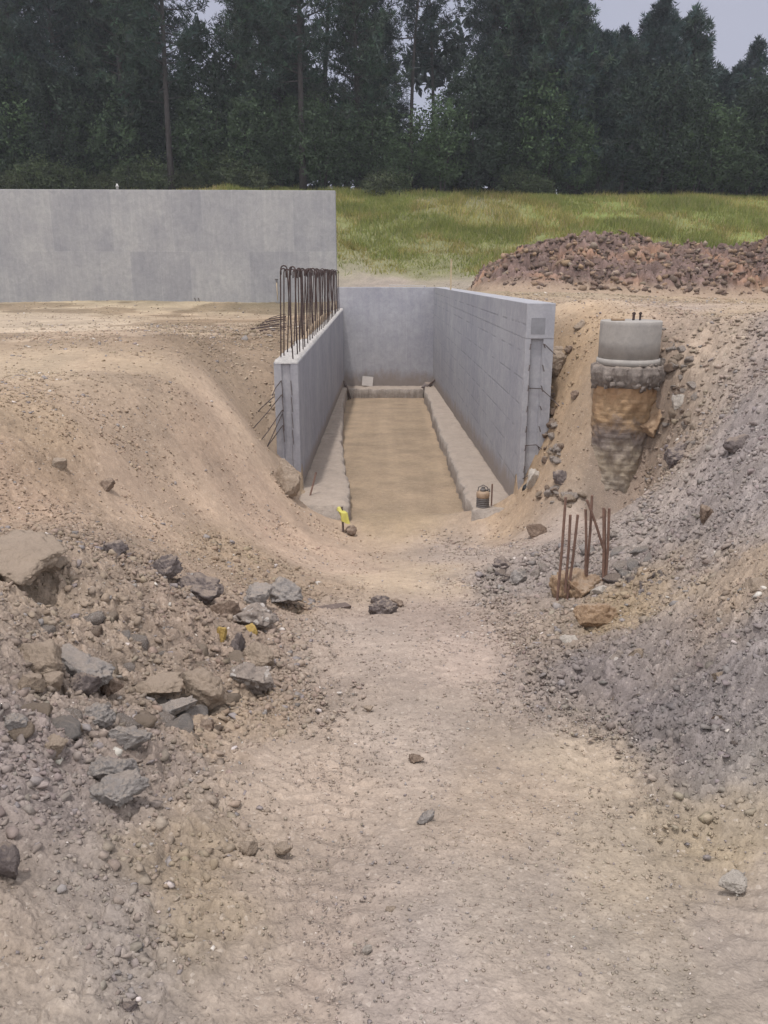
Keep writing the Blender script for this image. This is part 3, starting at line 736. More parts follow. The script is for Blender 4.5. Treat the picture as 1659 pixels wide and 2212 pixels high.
# rubble stones one could count: individuals that share a few meshes
MED = {}
for mt in ('tan', 'grey', 'dark', 'brown', 'speck'):
    MED[mt] = [rock_mesh('rubble_stone', 3000 + 31 * k + len(mt), (1, 0.8, 0.62), M[mt], 3, 8, 0.12) for k in range(5)]
def rubble(zone, n, mts, smin, smax, label, group, seed):
    r = random.Random(seed); pts = []
    for _ in range(n):
        k = r.random(); (ax, ay, bx, by, hw) = r.choice(zone)
        pts.append((ax + (bx - ax) * k + r.uniform(-hw, hw), ay + (by - ay) * k + r.uniform(-hw, hw) * 0.7))
    for p in hits(pts):
        mt = r.choice(mts); o = link('rubble_stone', r.choice(MED[mt]))
        s = smin + (smax - smin) * r.random() ** 1.7
        o.scale = (s, s * r.uniform(0.8, 1.1), s * r.uniform(0.75, 1.1)); o.rotation_euler = (r.uniform(-.5, .5), r.uniform(-.5, .5), r.uniform(0, 6.3))
        o.location = (p.x, p.y, p.z + s * 0.22)
        tag(o, label, 'stone', group)
rubble([(60, 1360, 500, 1400, 60), (180, 1330, 420, 1500, 70), (40, 1560, 420, 1560, 60), (470, 1440, 420, 1560, 50)], 100, ['tan', 'tan', 'tan', 'brown', 'grey', 'speck'], 0.035, 0.10,
       'fist sized rubble stone among the slabs left of the ramp', 'loose stones in the left rubble', 5)
rubble([(1070, 1240, 1200, 1240, 28), (1330, 1180, 1420, 1260, 40), (1300, 1230, 1450, 1290, 30)], 52, ['grey', 'speck', 'dark', 'grey'], 0.045, 0.12,
       'grey rubble stone heaped around the rusty bars at right', 'grey stones around the rusty bars', 6)
rubble([(1180, 850, 1190, 1000, 16), (1180, 1060, 1240, 1090, 22), (1440, 760, 1500, 900, 34), (1440, 880, 1500, 960, 30), (1176, 860, 1196, 1010, 20), (1430, 720, 1480, 800, 30)], 118, ['tan', 'brown', 'speck'], 0.05, 0.13,
       'brownish rock lodged in the cut bank beside wall and pier', 'rocks in the cut bank', 8)
rubble([(1420, 1350, 1640, 1420, 60), (1300, 1500, 1600, 1580, 50)], 30, ['dark', 'dark', 'grey', 'brown'], 0.02, 0.055,
       'dark stone in the purple grey scree at lower right', 'stones in the dark scree', 9)

# ------------------------------------------------------------------ concrete: big wall, pit walls, footings
def root_for(name, loc, label, cat, group=None):
    return tag(empty(name, loc), label, cat, group)

bw = bmesh.new()
prism(bw, [(-30, 34.42), (-1.95, 34.42), (-1.95, 34.86), (-30, 34.86)], -2.6, [3.27, 3.17, 3.17, 3.27], 0.02)
big = root_for('concrete_wall', (-12, 34.42, -1.4), 'tall plain concrete wall with patchy form panels at the left, behind the dirt pad', 'wall')
def put(o, root):
    """parent o, whose mesh is in world coordinates, under root"""
    o.parent = root; o.matrix_parent_inverse = root.matrix_basis.inverted(); return o
for nm in ('x',): pass
def part(name, bm, mat, root, smooth=False): return put(bm_obj(name, bm, mat, None, smooth), root)
part('wall_body', bw, M['bigwall'], big)
# pipe stub on top of the wall
_p = at(254, 412, 34.6)
b = bmesh.new(); lathe(b, [(0.05, 0), (0.05, 0.09), (0.065, 0.09), (0.065, 0.13), (0.035, 0.13), (0.03, 0.2)], 14, (_p.x, 34.6, 3.235)); part('pipe_stub', b, M['pvc'], big, True)
# tie loops bent out of the wall foot
rr = random.Random(3)
for px in (20, 45, 75, 110, 145, 180, 215, 255, 290, 325, 360, 380, 420, 428):
    p = at(px, 662, 34.38); h = 0.12 + 0.25 * (px > 400)
    b = bmesh.new(); tube(b, [(p.x, 34.43, -1.36 + h), (p.x + 0.05, 34.33, -1.36 + h), (p.x + 0.16 + rr.uniform(-.03, .06), 34.22, -1.48)], 0.014, 6)
    part('tie_bar', b, M['wire'], big)

# right pit wall with keyway in its end face
def pitpt(x0, side, d): return (x0, d)
rw = root_for('retaining_wall', (2.4, 13, -3.9), 'tall right hand concrete wall of the pit with horizontal board lines and a slotted end', 'wall')
b = bmesh.new()
ed, fd = 13.0, DB - 0.003
xi0, xi1 = xin_r(ed), xin_r(fd)
zt = lambda d: -0.45 - 0.10 * (d - 13) / 21.5
KZ = -1.0
prism(b, [(xi0, ed), (xi0 + TR, ed), (xi1 + TR, fd), (xi1, fd)], [KZ, KZ, KZ, KZ], [zt(ed), zt(ed), zt(fd), zt(fd)], 0.012)
prism(b, [(xi0, ed), (xi0 + .085, ed), (xi0 + .105, ed + .06), (xi0 + .27, ed + .06), (xi0 + .29, ed), (xi0 + TR, ed), (xi1 + TR, fd), (xi1, fd)], -5.6, KZ - 0.001)
part('wall_body', b, M['pitwall'], rw)
for k, z in enumerate(np.linspace(-1.08, -3.4, 8)):
    for s, xo in ((0, .085), (1, .29)):
        b = bmesh.new()
        x0 = xi0 + xo
        L2 = 0.05 + 0.05 * rr.random()
        tube(b, [(x0, ed + 0.02, z), (x0, ed - 0.03, z), (x0 + 0.02 * (1 if s else -1), ed - 0.03 - L2 * 0.4, z - L2)], 0.008, 6)
        part('tie_bar', b, M['wire'], rw)
b = bmesh.new(); tube(b, [(xi0 + .29, ed + .01, -1.08), (xi0 + .30, ed - .05, -1.08), (xi0 + .47, ed - .10, -1.24)], 0.008, 6); part('tie_wire', b, M['wire'], rw)
b = bmesh.new(); tube(b, [(xi0 + .09, ed + .01, -1.78), (xi0 + .28, ed - .04, -1.78), (xi0 + .42, ed - .12, -1.9), (xi0 + .56, ed - .2, -2.04)], 0.008, 6); part('tie_wire', b, M['wire'], rw)
b = bmesh.new(); tube(b, [(xi0 + .07, ed - .02, -2.72), (xi0 + .25, ed - .04, -2.70), (xi0 + .36, ed - .06, -2.78)], 0.008, 6); part('tie_wire', b, M['wire'], rw)
b = bmesh.new(); tube(b, [(xi0 + .06, ed - .03, -3.28), (xi0 + .28, ed - .05, -3.12)], 0.008, 6); part('tie_wire', b, M['wire'], rw)
# dark unrubbed patch above the slot
b = bmesh.new(); box(b, (xi0 + 0.19, ed - 0.001, -0.80), (0.22, 0.006, 0.25)); part('form_patch', b, m_plain('dark_concrete_patch', L(138, 137, 142), var=0.25, sc=5), rw)

# left pit wall with raw top and dowels
lw = root_for('retaining_wall', (-1.7, 14.5, -3.9), 'lower left hand concrete wall of the pit with rusty dowel bars standing out of its raw top', 'wall')
b = bmesh.new()
e0 = WL0; x0, x1 = xin_l(e0), xin_l(fd)
prism(b, [(x0 - TL, e0), (x0 - TL + .13, e0), (x0 - TL + .15, e0 + .035), (x0 - .15, e0 + .035), (x0 - .13, e0), (x0, e0), (x1, fd - 0.09), (x1 - TL, fd - 0.09)], -5.6, [-1.53] * 6 + [-1.44, -1.44])
part('wall_body', b, M['leftwall'], lw)
# raw lumpy top
nd, nw = 420, 16
tt = np.linspace(0, 1, nd)[:, None]; ww = np.linspace(0, 1, nw)[None]
dd = e0 - 0.006 + (fd - 0.1 - e0) * tt + 0 * ww
xx = xin_l(dd) + 0.004 - (TL + 0.008) * ww
zz = -1.53 + 0.09 * tt + 0 * ww + 0.035 + 0.05 * fbm(xx * 9, dd * 9, 4, 71) + 0.035 * fbm(xx * 2, dd * 2, 3, 72)
edge = (ww < 0.01) | (ww > 0.99) | (tt < 0.001) | (tt > 0.999)
zz = np.where(edge, -1.545 + 0.09 * tt - 0.02 * np.abs(fbm(xx * 7, dd * 5, 3, 73)), zz)
In = np.arange(nd * nw).reshape(nd, nw)
fq = np.stack([In[:-1, :-1], In[1:, :-1], In[1:, 1:], In[:-1, 1:]], -1).reshape(-1, 4)
put(link('raw_top', mesh_np('raw_top', np.stack([xx, dd, zz], -1).reshape(-1, 3), [fq], M['rawtop'], None, False)), lw)
# hooked dowels in two rows
for k in range(30):
    d = 14.68 + k * 0.625
    for row, off in ((0, 0.34), (1, 0.09)):
        dd_ = d + (0.0 if row else 0.05) + rr.uniform(-.05, .05)
        xb = xin_l(dd_) - off + rr.uniform(-.012, .012)
        lean = rr.uniform(-0.05, 0.05) + (0.06 if row == 0 else -0.02); ly = rr.uniform(-0.05, 0.05)
        top = 0.10 + rr.uniform(-.06, .03)
        zb = -1.62
        bnd = 0.055; sgn = 1 if row == 0 else -1
        ang = rr.uniform(-0.7, 0.7); hx, hy = math.cos(ang) * sgn, math.sin(ang)
        pts = [(xb + lean * q, dd_ + ly * q, zb + (top - zb) * q) for q in (0, .35, .7, 0.96)]
        tx, ty = pts[-1][0], pts[-1][1]; tz = top - bnd
        pts += [(tx + hx * bnd * (1 - math.cos(a)), ty + hy * bnd * (1 - math.cos(a)), tz + bnd * math.sin(a)) for a in (0.5, 1.05, 1.57, 2.1, 2.65, 3.14)]
        pts.append((tx + hx * bnd * 2, ty + hy * bnd * 2, tz - 0.10))
        b = bmesh.new(); tube(b, pts, 0.0125, 6); part('dowel', b, M['rebar'], lw, True)
# tie wires hanging off the wall end
for z, ln, sw in ((-1.85, 0.0, 0), (-2.1, .35, .5), (-2.38, .5, .55), (-2.66, .2, .25), (-2.45, .6, .35)):
    b = bmesh.new(); xl = x0 - TL + .13
    tube(b, [(xl, e0 + .02, z), (xl - .01, e0 - .05, z - .005), (xl - .10 - sw * .3, e0 - .1 - ln * .1, z - .12 - ln * .5), (xl - .16 - sw * .75, e0 - .16 - ln * .2, z - .25 - ln)], 0.009, 6)
    part('tie_wire', b, M['wire'], lw)
    b = bmesh.new(); tube(b, [(xl, e0 + 0.03, z), (xl + .005, e0 - .03, z - .02), (xl + .02, e0 - .03, z - .3)], 0.007, 6); part('tie_wire', b, M['wire'], lw)
for z in (-2.15, -2.45, -2.75, -1.85):
    b = bmesh.new(); xl = x0 - .13; tube(b, [(xl, e0 + .03, z), (xl, e0 - .025, z), (xl + .015, e0 - .03, z - .26)], 0.006, 6); part('tie_wire', b, M['wire'], lw)
b = bmesh.new(); p, q = at(543, 903, 15.0), at(590, 858, 15.3); tube(b, [p, (p + q) / 2 + Vector((0, 0, .01)), q, (x0 - TL + .02, e0 + .06, q.z + .12)], 0.010, 6); part('tie_wire', b, M['wire'], lw)

# back wall
kw = root_for('retaining_wall', (0.3, DB, -4.9), 'smooth concrete end wall closing the far end of the pit', 'wall')
b = bmesh.new(); prism(b, [(-1.947, DB), (2.62, DB), (2.62, DB + .36), (-1.947, DB + .36)], -5.8, -0.555, 0.012); part('wall_body', b, M['backwall'], kw)

# footings: uneven strips along the wall feet
def footing(name, label, inner, outer, ztop, seed, lip=0.0):
    """inner, outer: lists of (x, d); a lumpy strip with a rough front face"""
    n = 160
    def samp(pl, t):
        pl = np.array(pl); s = np.linspace(0, 1, len(pl)); return np.interp(t, s, pl[:, 0]), np.interp(t, s, pl[:, 1])
    t = np.linspace(0, 1, n)
    ix, iy = samp(inner, t); ox, oy = samp(outer, t)
    wob = 0.07 * fbm(t * 26, t * 0 + seed, 4, seed); lo = 0.05 * fbm(t * 60, t * 0 + seed, 3, seed + 3)
    rows = []
    nx = np.sign(ix.mean() - ox.mean()) if abs(ix.mean() - ox.mean()) > 0.2 else 0
    dirx, diry = (nx, 0) if nx else (0, -1)
    m = 12
    for j in range(m):
        f = j / (m - 1)
        px_ = ox + (ix + dirx * wob - ox) * f; py_ = oy + (iy + diry * wob - oy) * f
        z = ztop(py_) + 0.03 * fbm(px_ * 5, py_ * 3, 4, seed + 5) - 0.03 * (f > 0.97)
        rows.append((px_, py_, z))
    for q in (0.05, 0.25, 0.5, 0.8):
        rows.append((ix + dirx * (wob + 0.02 + lo * (0.5 + q)), iy + diry * (wob + 0.02 + lo * (0.5 + q)), ztop(iy) - q))
    V = np.stack([np.stack(r_, -1) for r_ in rows]); mm = len(rows)
    In = np.arange(mm * n).reshape(mm, n)
    fq = np.stack([In[:-1, :-1], In[:-1, 1:], In[1:, 1:], In[1:, :-1]], -1).reshape(-1, 4)
    V = np.concatenate([V.reshape(-1, 3), np.stack([np.stack([ox, oy, ztop(oy) - 0.8], -1)], 0).reshape(-1, 3)])
    base = mm * n
    back = np.stack([np.arange(n - 1) + base, np.arange(1, n) + base, In[0, 1:], In[0, :-1]], -1)
    bot = np.stack([In[-1, :-1], In[-1, 1:], np.arange(1, n) + base, np.arange(n - 1) + base], -1)
    caps = []
    o = link(name, mesh_np(name, V, [fq, back, bot], M['footing'], None, False))
    bm = bmesh.new(); bm.from_mesh(o.data)
    bmesh.ops.holes_fill(bm, edges=[e for e in bm.edges if e.is_boundary], sides=0)
    bmesh.ops.recalc_face_normals(bm, faces=bm.faces); bm.to_mesh(o.data); bm.free()
    tag(o, label, 'footing'); return o
zf = lambda d: -3.80 - 0.0337 * (np.asarray(d) - 13)
footing('concrete_footing', 'rough concrete footing ledge along the foot of the right pit wall', [(1.50, 12.95), (1.53, 16), (1.54, 20), (1.56, 24), (1.62, 28), (1.68, 33.7)],
        [(xin_r(12.95) + .05, 12.95), (xin_r(16) + .02, 16), (xin_r(20) + .02, 20), (xin_r(24) + .02, 24), (xin_r(28) + .02, 28), (xin_r(33.7) + .02, 33.7)], zf, 5)
footing('concrete_footing', 'ragged concrete footing ledge along the foot of the left pit wall', [(-.62, 13.2), (-.72, 15), (-.95, 18), (-1.17, 21.5), (-1.36, 26), (-1.56, 33.7)],
        [(xin_l(13.2) - .02, 13.2), (xin_l(15) - .02, 15), (xin_l(18) - .02, 18), (xin_l(21.5) - .02, 21.5), (xin_l(26) - .02, 26), (xin_l(33.7) - .02, 33.7)], zf, 9)
footing('concrete_footing', 'concrete footing ledge across the foot of the end wall', [(-1.66, 33.72), (-.5, 33.68), (0.6, 33.75), (2.06, 33.72)], [(-1.66, 34.52), (-.5, 34.52), (.6, 34.52), (2.06, 34.52)], lambda d: np.asarray(d) * 0 - 4.62, 13)

# ------------------------------------------------------------------ pier with exposed shaft
pc = at(1364, 690, 12.05); PX, PY = pc.x, 12.05
pr = root_for('concrete_pier', (PX, PY, -3.2), 'round concrete pier with smooth formed top and dug out brown shaft in the right bank', 'pier')
def rough_lathe(prof, seg, seed, amp, fx=3.0, cut=None):
    P = []
    n = len(prof)
    th = np.linspace(0, 2 * np.pi, seg, endpoint=False)
    for r_, z in prof:
        c, s = np.cos(th), np.sin(th)
        nz = fbm3(c * fx + seed, s * fx, np.full(seg, z * 4.0), 5, seed)
        rad = r_ * (1 + amp * nz * 2)
        P.append(np.stack([PX + rad * c, PY + rad * s, np.full(seg, z) + 0.12 * amp * nz], -1))
    V = np.concatenate(P); In = np.arange(n * seg).reshape(n, seg); J = np.roll(In, -1, 1)
    fq = np.stack([In[:-1], J[:-1], J[1:], In[1:]], -1).reshape(-1, 4)
    ct = np.array([[PX, PY, prof[0][1]], [PX, PY, prof[-1][1]]]); o = n * seg
    V = np.concatenate([V, ct])
    f3 = np.concatenate([np.stack([J[0], In[0], np.full(seg, o)], -1), np.stack([In[-1], J[-1], np.full(seg, o + 1)], -1)])
    return V, [fq, f3]
ZT = -0.66
V, fs = rough_lathe([(.435, -1.20), (.437, -0.95), (.437, -0.72), (.437, ZT - .012), (.428, ZT)], 72, 3, 0.003)
put(link('pier_cap', mesh_np('pier_cap', V, fs, M['pier'], None, False)), pr)
V, fs = rough_lathe([(.40, -1.19), (.455, -1.20), (.46, -1.28), (.445, -1.285)], 64, 4, 0.01)
put(link('pier_ring', mesh_np('pier_ring', V, fs, M['pier'], None, False)), pr)
prof = [(.40, -1.62)] + [(a_, z_) for a_, z_ in zip(np.interp(np.linspace(0, 1, 18), [0, .25, .6, .9, 1], [.44, .50, .53, .50, .40]), np.linspace(-1.60, -1.27, 18))]
V, fs = rough_lathe(prof, 150, 6, 0.09, 6.5)
rc = np.random.default_rng(64); Vl, F3 = [V], [fs[1]]; off_ = len(V)
for k in range(150):
    Vh, Fh = hull(4000 + k, 14, (1, .8, .7)); a_ = rc.uniform(0, 2 * np.pi); s_ = .02 + .07 * rc.power(.6); zc_ = rc.uniform(-1.62, -1.26)
    Vl.append(Vh[:, rc.permutation(3)] * s_ + np.array([PX + .47 * math.cos(a_), PY + .47 * math.sin(a_), zc_])); F3.append(Fh + off_); off_ += len(Vh)
V = np.concatenate(Vl); fs = [fs[0], np.concatenate(F3)]
put(link('broken_collar', mesh_np('broken_collar', V, fs, M['collar'], None, False)), pr)
zz_ = np.linspace(-3.35, -1.55, 90)
rp = np.interp(zz_, [-3.35, -3.1, -2.8, -2.4, -1.9, -1.55], [.39, .42, .43, .43, .43, .43]) * (1 + 0.006 * np.sin(zz_ * 62))
V, fs = rough_lathe(list(zip(rp, zz_)), 110, 8, 0.10, 2.8)
V[:, 0] += np.interp(V[:, 2], [-3.35, -2.6, -1.6], [0.02, -0.02, 0.0])
so = link('shaft', mesh_np('shaft', V - np.array([PX, PY, -3.3]), fs, M['shaft'], None, False)); so.location = (PX, PY, -3.3); put(so, pr)
for px in (1367, 1372, 1381, 1385):
    x = PX + (px - 1364) / F * 12.3; y = PY + (0.0 if px in (1367, 1381) else 0.06)
    b = bmesh.new(); lathe(b, [(0.011, -.06), (0.011, 0.085), (0.020, 0.085), (0.020, 0.105), (0.012, 0.105), (0.012, 0.115)], 10, (x, y, ZT)); part('anchor_bolt', b, M['rebar'], pr)
b = bmesh.new()
p = at(1336, 692, 11.95)
prism(b, [(p.x - .10, 11.9), (p.x + .09, 11.93), (p.x + .09, 12.03), (p.x - .10, 12.0)], ZT + .002, ZT + .034, 0.008)
tag(bm_obj('brick', b, M['orange']), 'thin reddish brick lying on top of the concrete pier', 'brick')

# ------------------------------------------------------------------ stump with rusty bars in the right slope
_s = hits([(1248, 1292)])[0]
st = root_for('pier_stump', (_s.x, _s.y, _s.z), 'broken orange clay stump with a ring of rusty reinforcing bars standing in the right rubble', 'rebar')
V, Fc = rock_shape(77, 5, 6, 0.22, (.26, .22, .26)); 
o = link('stump', mesh_np('stump', V, [Fc], M['orange'])); o.location = (_s.x + .03, _s.y + .14, _s.z - .01); put(o, st)
for (bx, by, tx, ty, dy) in ((1203, 1302, 1222, 1074, 0), (1222, 1262, 1232, 1112, .03), (1226, 1290, 1248, 1112, .05), (1265, 1225, 1265, 1100, .2), (1268, 1230, 1279, 1070, .22), (1305, 1190, 1268, 1080, .16),
                             (1304, 1270, 1306, 1100, .12), (1308, 1260, 1316, 1098, .08), (1302, 1275, 1304, 1097, .05)):
    d = _s.y + dy
    a, c = at(bx, by, d), at(tx, ty, d + 0.03)
    b = bmesh.new(); tube(b, [a - (c - a) * 0.12, a, (a + c) / 2 + Vector((0.006, 0, 0)), c], 0.0135, 7); part('rebar', b, M['rust'], st)

# ------------------------------------------------------------------ loose things on site
# shovel leaning on the big wall
b0 = at(601, 668, 34.2); t0 = at(597, 603, 34.40)
sh = root_for('shovel', b0, 'long handled shovel leaning against the tall concrete wall', 'shovel')
dirv = (t0 - b0).normalized()
b = bmesh.new(); tube(b, [b0 + dirv * 0.22, b0 + dirv * 0.8, t0 - dirv * 0.14], [.019, .018, .017], 8); part('handle', b, M['wood'], sh, True)
b = bmesh.new(); tube(b, [t0 - dirv * 0.14, t0 - dirv * 0.03], .02, 8); gx = Vector((1, 0, 0)); tube(b, [t0 - gx * .06, t0 + gx * .06], .017, 8); part('grip', b, M['dgrey'], sh)
b = bmesh.new()
sid = Vector((1, 0, 0)); nn = dirv.cross(sid).normalized()
grid = []
for i in range(7):
    q = i / 6; w = 0.125 * (1 if q > 0.35 else 0.55 + 1.25 * q); row = []
    for j in range(5):
        s = (j - 2) / 2; row.append(b.verts.new(b0 + dirv * (0.30 * q - 0.02) + sid * w * s + nn * 0.035 * (1 - s * s)))
    grid.append(row)
for i in range(6):
    for j in range(4): b.faces.new((grid[i][j], grid[i][j + 1], grid[i + 1][j + 1], grid[i + 1][j]))
bmesh.ops.solidify(b, geom=list(b.faces), thickness=0.006)
tube(b, [b0 + dirv * .25, b0 + dirv * .36], .022, 8)
part('blade', b, M['steel'], sh)

# loose bars lying on the pad beside the left wall
for k in range(11):
    y0 = 721 - k * 3.1 + rr.uniform(-2, 2)
    p, q = hits([(525 + 6 * k + rr.uniform(-6, 10), y0), (618, y0 - 6 + rr.uniform(-5, 3))])
    b = bmesh.new(); q.x = min(q.x, xin_l(q.y) - TL - 0.03); tube(b, [p + Vector((0, 0, .03)), (p + q) / 2 + Vector((0, 0, .045 + .02 * rr.random())), q + Vector((0, 0, .05))], 0.0125, 6)
    tag(bm_obj('steel_bar', b, M['rebar']), 'loose rusty reinforcing bar lying on the dirt pad beside the left pit wall', 'rebar', 'loose bars beside the left pit wall')

# tall pole standing against the right wall
d = 27.0
zt_ = ray(975, 560)[1] * d; xp = xin_r(d) - 0.035
b = bmesh.new(); xo = ray(975, 560)[0] * d
prism(b, [(xo - .022, d - .02), (xo + .022, d - .02), (xo + .022, d + .02), (xo - .022, d + .02)], float(zf(d)) - .1, zt_, 0.004)
tag(bm_obj('pole', b, M['wood']), 'tall thin wooden grade pole standing in the pit by the right wall', 'pole')

# board lying on the ground behind the end wall
b = bmesh.new(); p = at(880, 616, 35.4); box(b, (p.x, 35.3, -0.50), (1.55, .14, .05), Euler((0, R(1.2), R(3)))); tag(bm_obj('plank', b, M['card']), 'pale plank lying on the ground along the end wall top', 'plank')
# pale board leaning on end wall
b = bmesh.new(); p = at(794, 836, 34.2); box(b, (p.x, 34.32, -4.40), (.46, .03, .40), Euler((R(-14), R(5), 0))); tag(bm_obj('board', b, M['card']), 'small square pale board leaning on the foot of the end wall', 'board')
# dark board in the left far corner
b = bmesh.new(); p = at(746, 865, 33.0); box(b, (-1.52, 33.2, -4.62), (.06, .5, .62), Euler((R(24), R(-18), R(10)))); tag(bm_obj('board', b, M['oldwood']), 'dark board leaning in the left far corner of the pit', 'board')
# scrap wood in the right far corner
for k, (px, py, an, w) in enumerate(((936, 858, 40, .62), (941, 862, 55, .5))):
    p = at(px, py, 33.0); b = bmesh.new(); box(b, (1.86 + .1 * k, 33.1, -4.38 + .02 * k), (w, .10, .05), Euler((R(20), R(-an), R(-20)))); tag(bm_obj('plank', b, M['oldwood']), ('longer' if k == 0 else 'shorter') + ' scrap of wood leaning in the right far corner of the pit', 'plank')
o = link('rock', rock_mesh('rock', 555, (.26, .2, .17), M['dark'], 4)); o.location = (1.82, 33.5, -4.48); tag(o, 'dark rock on the footing in the right far corner of the pit', 'rock')

# old plank half buried on the ramp
p, q = hits([(672, 1322), (752, 1310)]); b = bmesh.new(); v = q - p
box(b, (p + q) / 2 + Vector((0, 0, .012)), (v.length, .09, .03), Euler((R(8), -math.asin(v.z / v.length), math.atan2(v.y, v.x)))); tag(bm_obj('plank', b, M['oldwood']), 'weathered grey plank half buried at the top of the ramp left of the dark clods', 'plank')

# yellow cloth over a stake at the end of the left footing
sy = hits([(742, 1150)])[0]
b = bmesh.new(); tube(b, [sy + Vector((0, 0, -.1)), sy + Vector((-.02, 0, .44))], .018, 7); tag(bm_obj('stake', b, M['oldwood']), 'short stake at the end of the left footing, under the yellow cloth', 'stake')
tz = sy.z + .40; nU, nV = 18, 26
Vc = []
for i in range(nV):
    q = i / (nV - 1)
    for j in range(nU):
        a = 2 * math.pi * j / nU
        rad = (0.025 + 0.042 * min(1, q * 3)) * (1 + 0.28 * math.sin(3 * a + 2 * q) * q + .15 * math.sin(7 * a + 5 * q))
        sag = 0.16 * q if math.cos(a) > -0.2 else 0.05 * q
        Vc.append((sy.x - .02 - .05 * (1 - q) * (1 if q < .3 else .2) + rad * math.cos(a) + 0.05 * q, sy.y + rad * .8 * math.sin(a) - .02 * q, tz + .03 - q * (.22 + .05 * math.cos(a + .5)) - .0 * sag))
In = np.arange(nU * nV).reshape(nV, nU); J = np.roll(In, -1, 1)
fq = np.stack([In[:-1], J[:-1], J[1:], In[1:]], -1).reshape(-1, 4)
Vc.append((sy.x - .06, sy.y, tz + .045)); top = np.stack([J[0], In[0], np.full(nU, len(Vc) - 1)], -1)
o = link('cloth', mesh_np('cloth', np.array(Vc), [fq, top], M['yellowcloth'], None, True))
tag(o, 'bright yellow cloth draped over the stake at the pit entrance', 'cloth')
o = link('rock', rock_mesh('rock', 556, (.10, .09, .10), M['brown'], 4)); o.location = sy + Vector((.12, -.02, .05)); tag(o, 'brown stone at the foot of the stake with the yellow cloth', 'rock')

# pump on the right footing
d = 13.1; pb_ = at(1042, 1105, d); pb_.z = float(zf(d)) + .0
pm = root_for('pump', pb_, 'small dewatering pump with ribbed dark base and faded orange body on the right footing', 'pump')
b = bmesh.new(); lathe(b, [(.095, 0), (.112, .01)] + [(0.112 - .012 * (k % 2), .02 + .016 * k) for k in range(9)] + [(.10, .17)], 24, pb_); part('base', b, M['dgrey'], pm)
b = bmesh.new(); lathe(b, [(.105, .171), (.112, .185), (.112, .25), (.098, .275), (.06, .28)], 24, pb_); part('body', b, M['tanpaint'], pm, True)
b = bmesh.new(); lathe(b, [(.05, .281), (.05, .31), (.03, .33), (.03, .35)], 16, pb_); tube(b, [pb_ + Vector((.05, 0, .29)), pb_ + Vector((.10, -.01, .32)), pb_ + Vector((.11, -.02, .27))], .014, 8); part('outlet', b, M['dgrey'], pm)
b = bmesh.new(); tube(b, [pb_ + Vector((-.09, 0, .27)), pb_ + Vector((-.08, 0, .345)), pb_ + Vector((0, 0, .385)), pb_ + Vector((.07, 0, .345)), pb_ + Vector((.085, 0, .27))], .009, 8); part('handle', b, M['dgrey'], pm)
b = bmesh.new(); p = at(1061, 1103, 13.2); p.z = float(zf(13.2)); tube(b, [p, p + Vector((.0, 0, .38))], .014, 7); tag(bm_obj('stake', b, M['rust']), 'thin rusty steel stake standing beside the pump', 'stake')
# steel pin at the foot of the left wall
b = bmesh.new(); p, q = at(668, 1078, 13.9), at(683, 1020, 14.1); tube(b, [p, q], .016, 7); tag(bm_obj('stake', b, M['rust']), 'leaning rusty pin at the foot of the left pit wall', 'stake')
# lump of earth hanging on the left wall end
o = link('earth_lump', rock_mesh('earth_lump', 61, (.23, .21, .36), M['tan'], 5, 9, .1)); p = hits([(620, 1066)])[0]; o.location = p + Vector((-.02, .08, .22)); tag(o, 'big tan lump of earth clinging to the near end of the left pit wall', 'clod')
# crumpled near-black clump at the foot of the right wall end
p = at(1143, 1062, 12.85)
o = link('black_clump', rock_mesh('black_clump', 62, (.12, .09, .17), M['black'], 4, 8, .2)); o.location = p; tag(o, 'crumpled black clump at the foot of the right wall end', 'clump')

# ------------------------------------------------------------------ spoil heap
def heap_z(x, y):
    crest = np.interp(x, [3.0, 4.0, 5.2, 6.6, 8.6, 10, 11.5, 13, 14, 15, 17, 21], [0, .6, 1.15, 1.42, 1.42, 1.3, 1.2, 1.25, 1.6, 2.4, 2.6, 2.5])
    a = crest * np.exp(-(np.abs(y - 30.6) / 2.6) ** 2.4)
    a = np.maximum(a, 0.95 * crest ** .7 * np.exp(-(np.abs(y - 28.4) / 2.3) ** 1.8))
    a = a * (1 + 0.42 * fbm(x * .8, y * .8, 3, 201))
    k = sst(0.05, 0.35, a)
    wx_, wy_ = .35 * vn(x * 2, y * 2, 221), .35 * vn(x * 2, y * 2, 222)
    c1, i1 = chunks((x + wx_) * 1.5, (y + wy_) * 1.5, 203, 1.2); c2, i2 = chunks((x + wx_) * 3.6, (y + wy_) * 3.6, 204, 1.2); c3, i3 = chunks((x + wx_) * 8, (y + wy_) * 8, 206, 1.2)
    HT['t'] = 1 + .5 * (i2 - .5) + .4 * (i3 - .5)
    return a + k * (0.20 * c1 * (i1 > .3) + 0.16 * c2 * (i2 > .25) + .08 * c3 + 0.12 * fbm(x * 6, y * 6, 4, 205)) - 0.12 * (1 - k)
HT = {}
gx = np.linspace(2.9, 21, 620); gy = np.linspace(23.0, 36, 340)
GX, GY = np.meshgrid(gx, gy)
hz = heap_z(GX, GY); ht_ = HT['t'][..., None]; GZ = height(GX, GY) + hz
cn = fbm(GX * .8, GY * .8 + GZ, 4, 210)[..., None]; cm = fbm(GX * 3, GY * 3 + GZ * 3, 3, 211)[..., None]
hc = lin((116, 97, 90)) * KA * (1 + .4 * cm) * ht_ + (lin((158, 122, 96)) - lin((112, 92, 84))) * KA * np.clip(cn * 2.2, 0, 1)
hc = hc * (1 - .35 * sst(9, 14, GX)[..., None] * sst(.9, 1.8, hz)[..., None]) * np.array([1, 1, 1.03])
toe = (1 - sst(.05, .5, hz))[..., None]
hc = hc * (1 - toe) + lin((158, 138, 120)) * KA * toe
In = np.arange(GX.size).reshape(GX.shape)
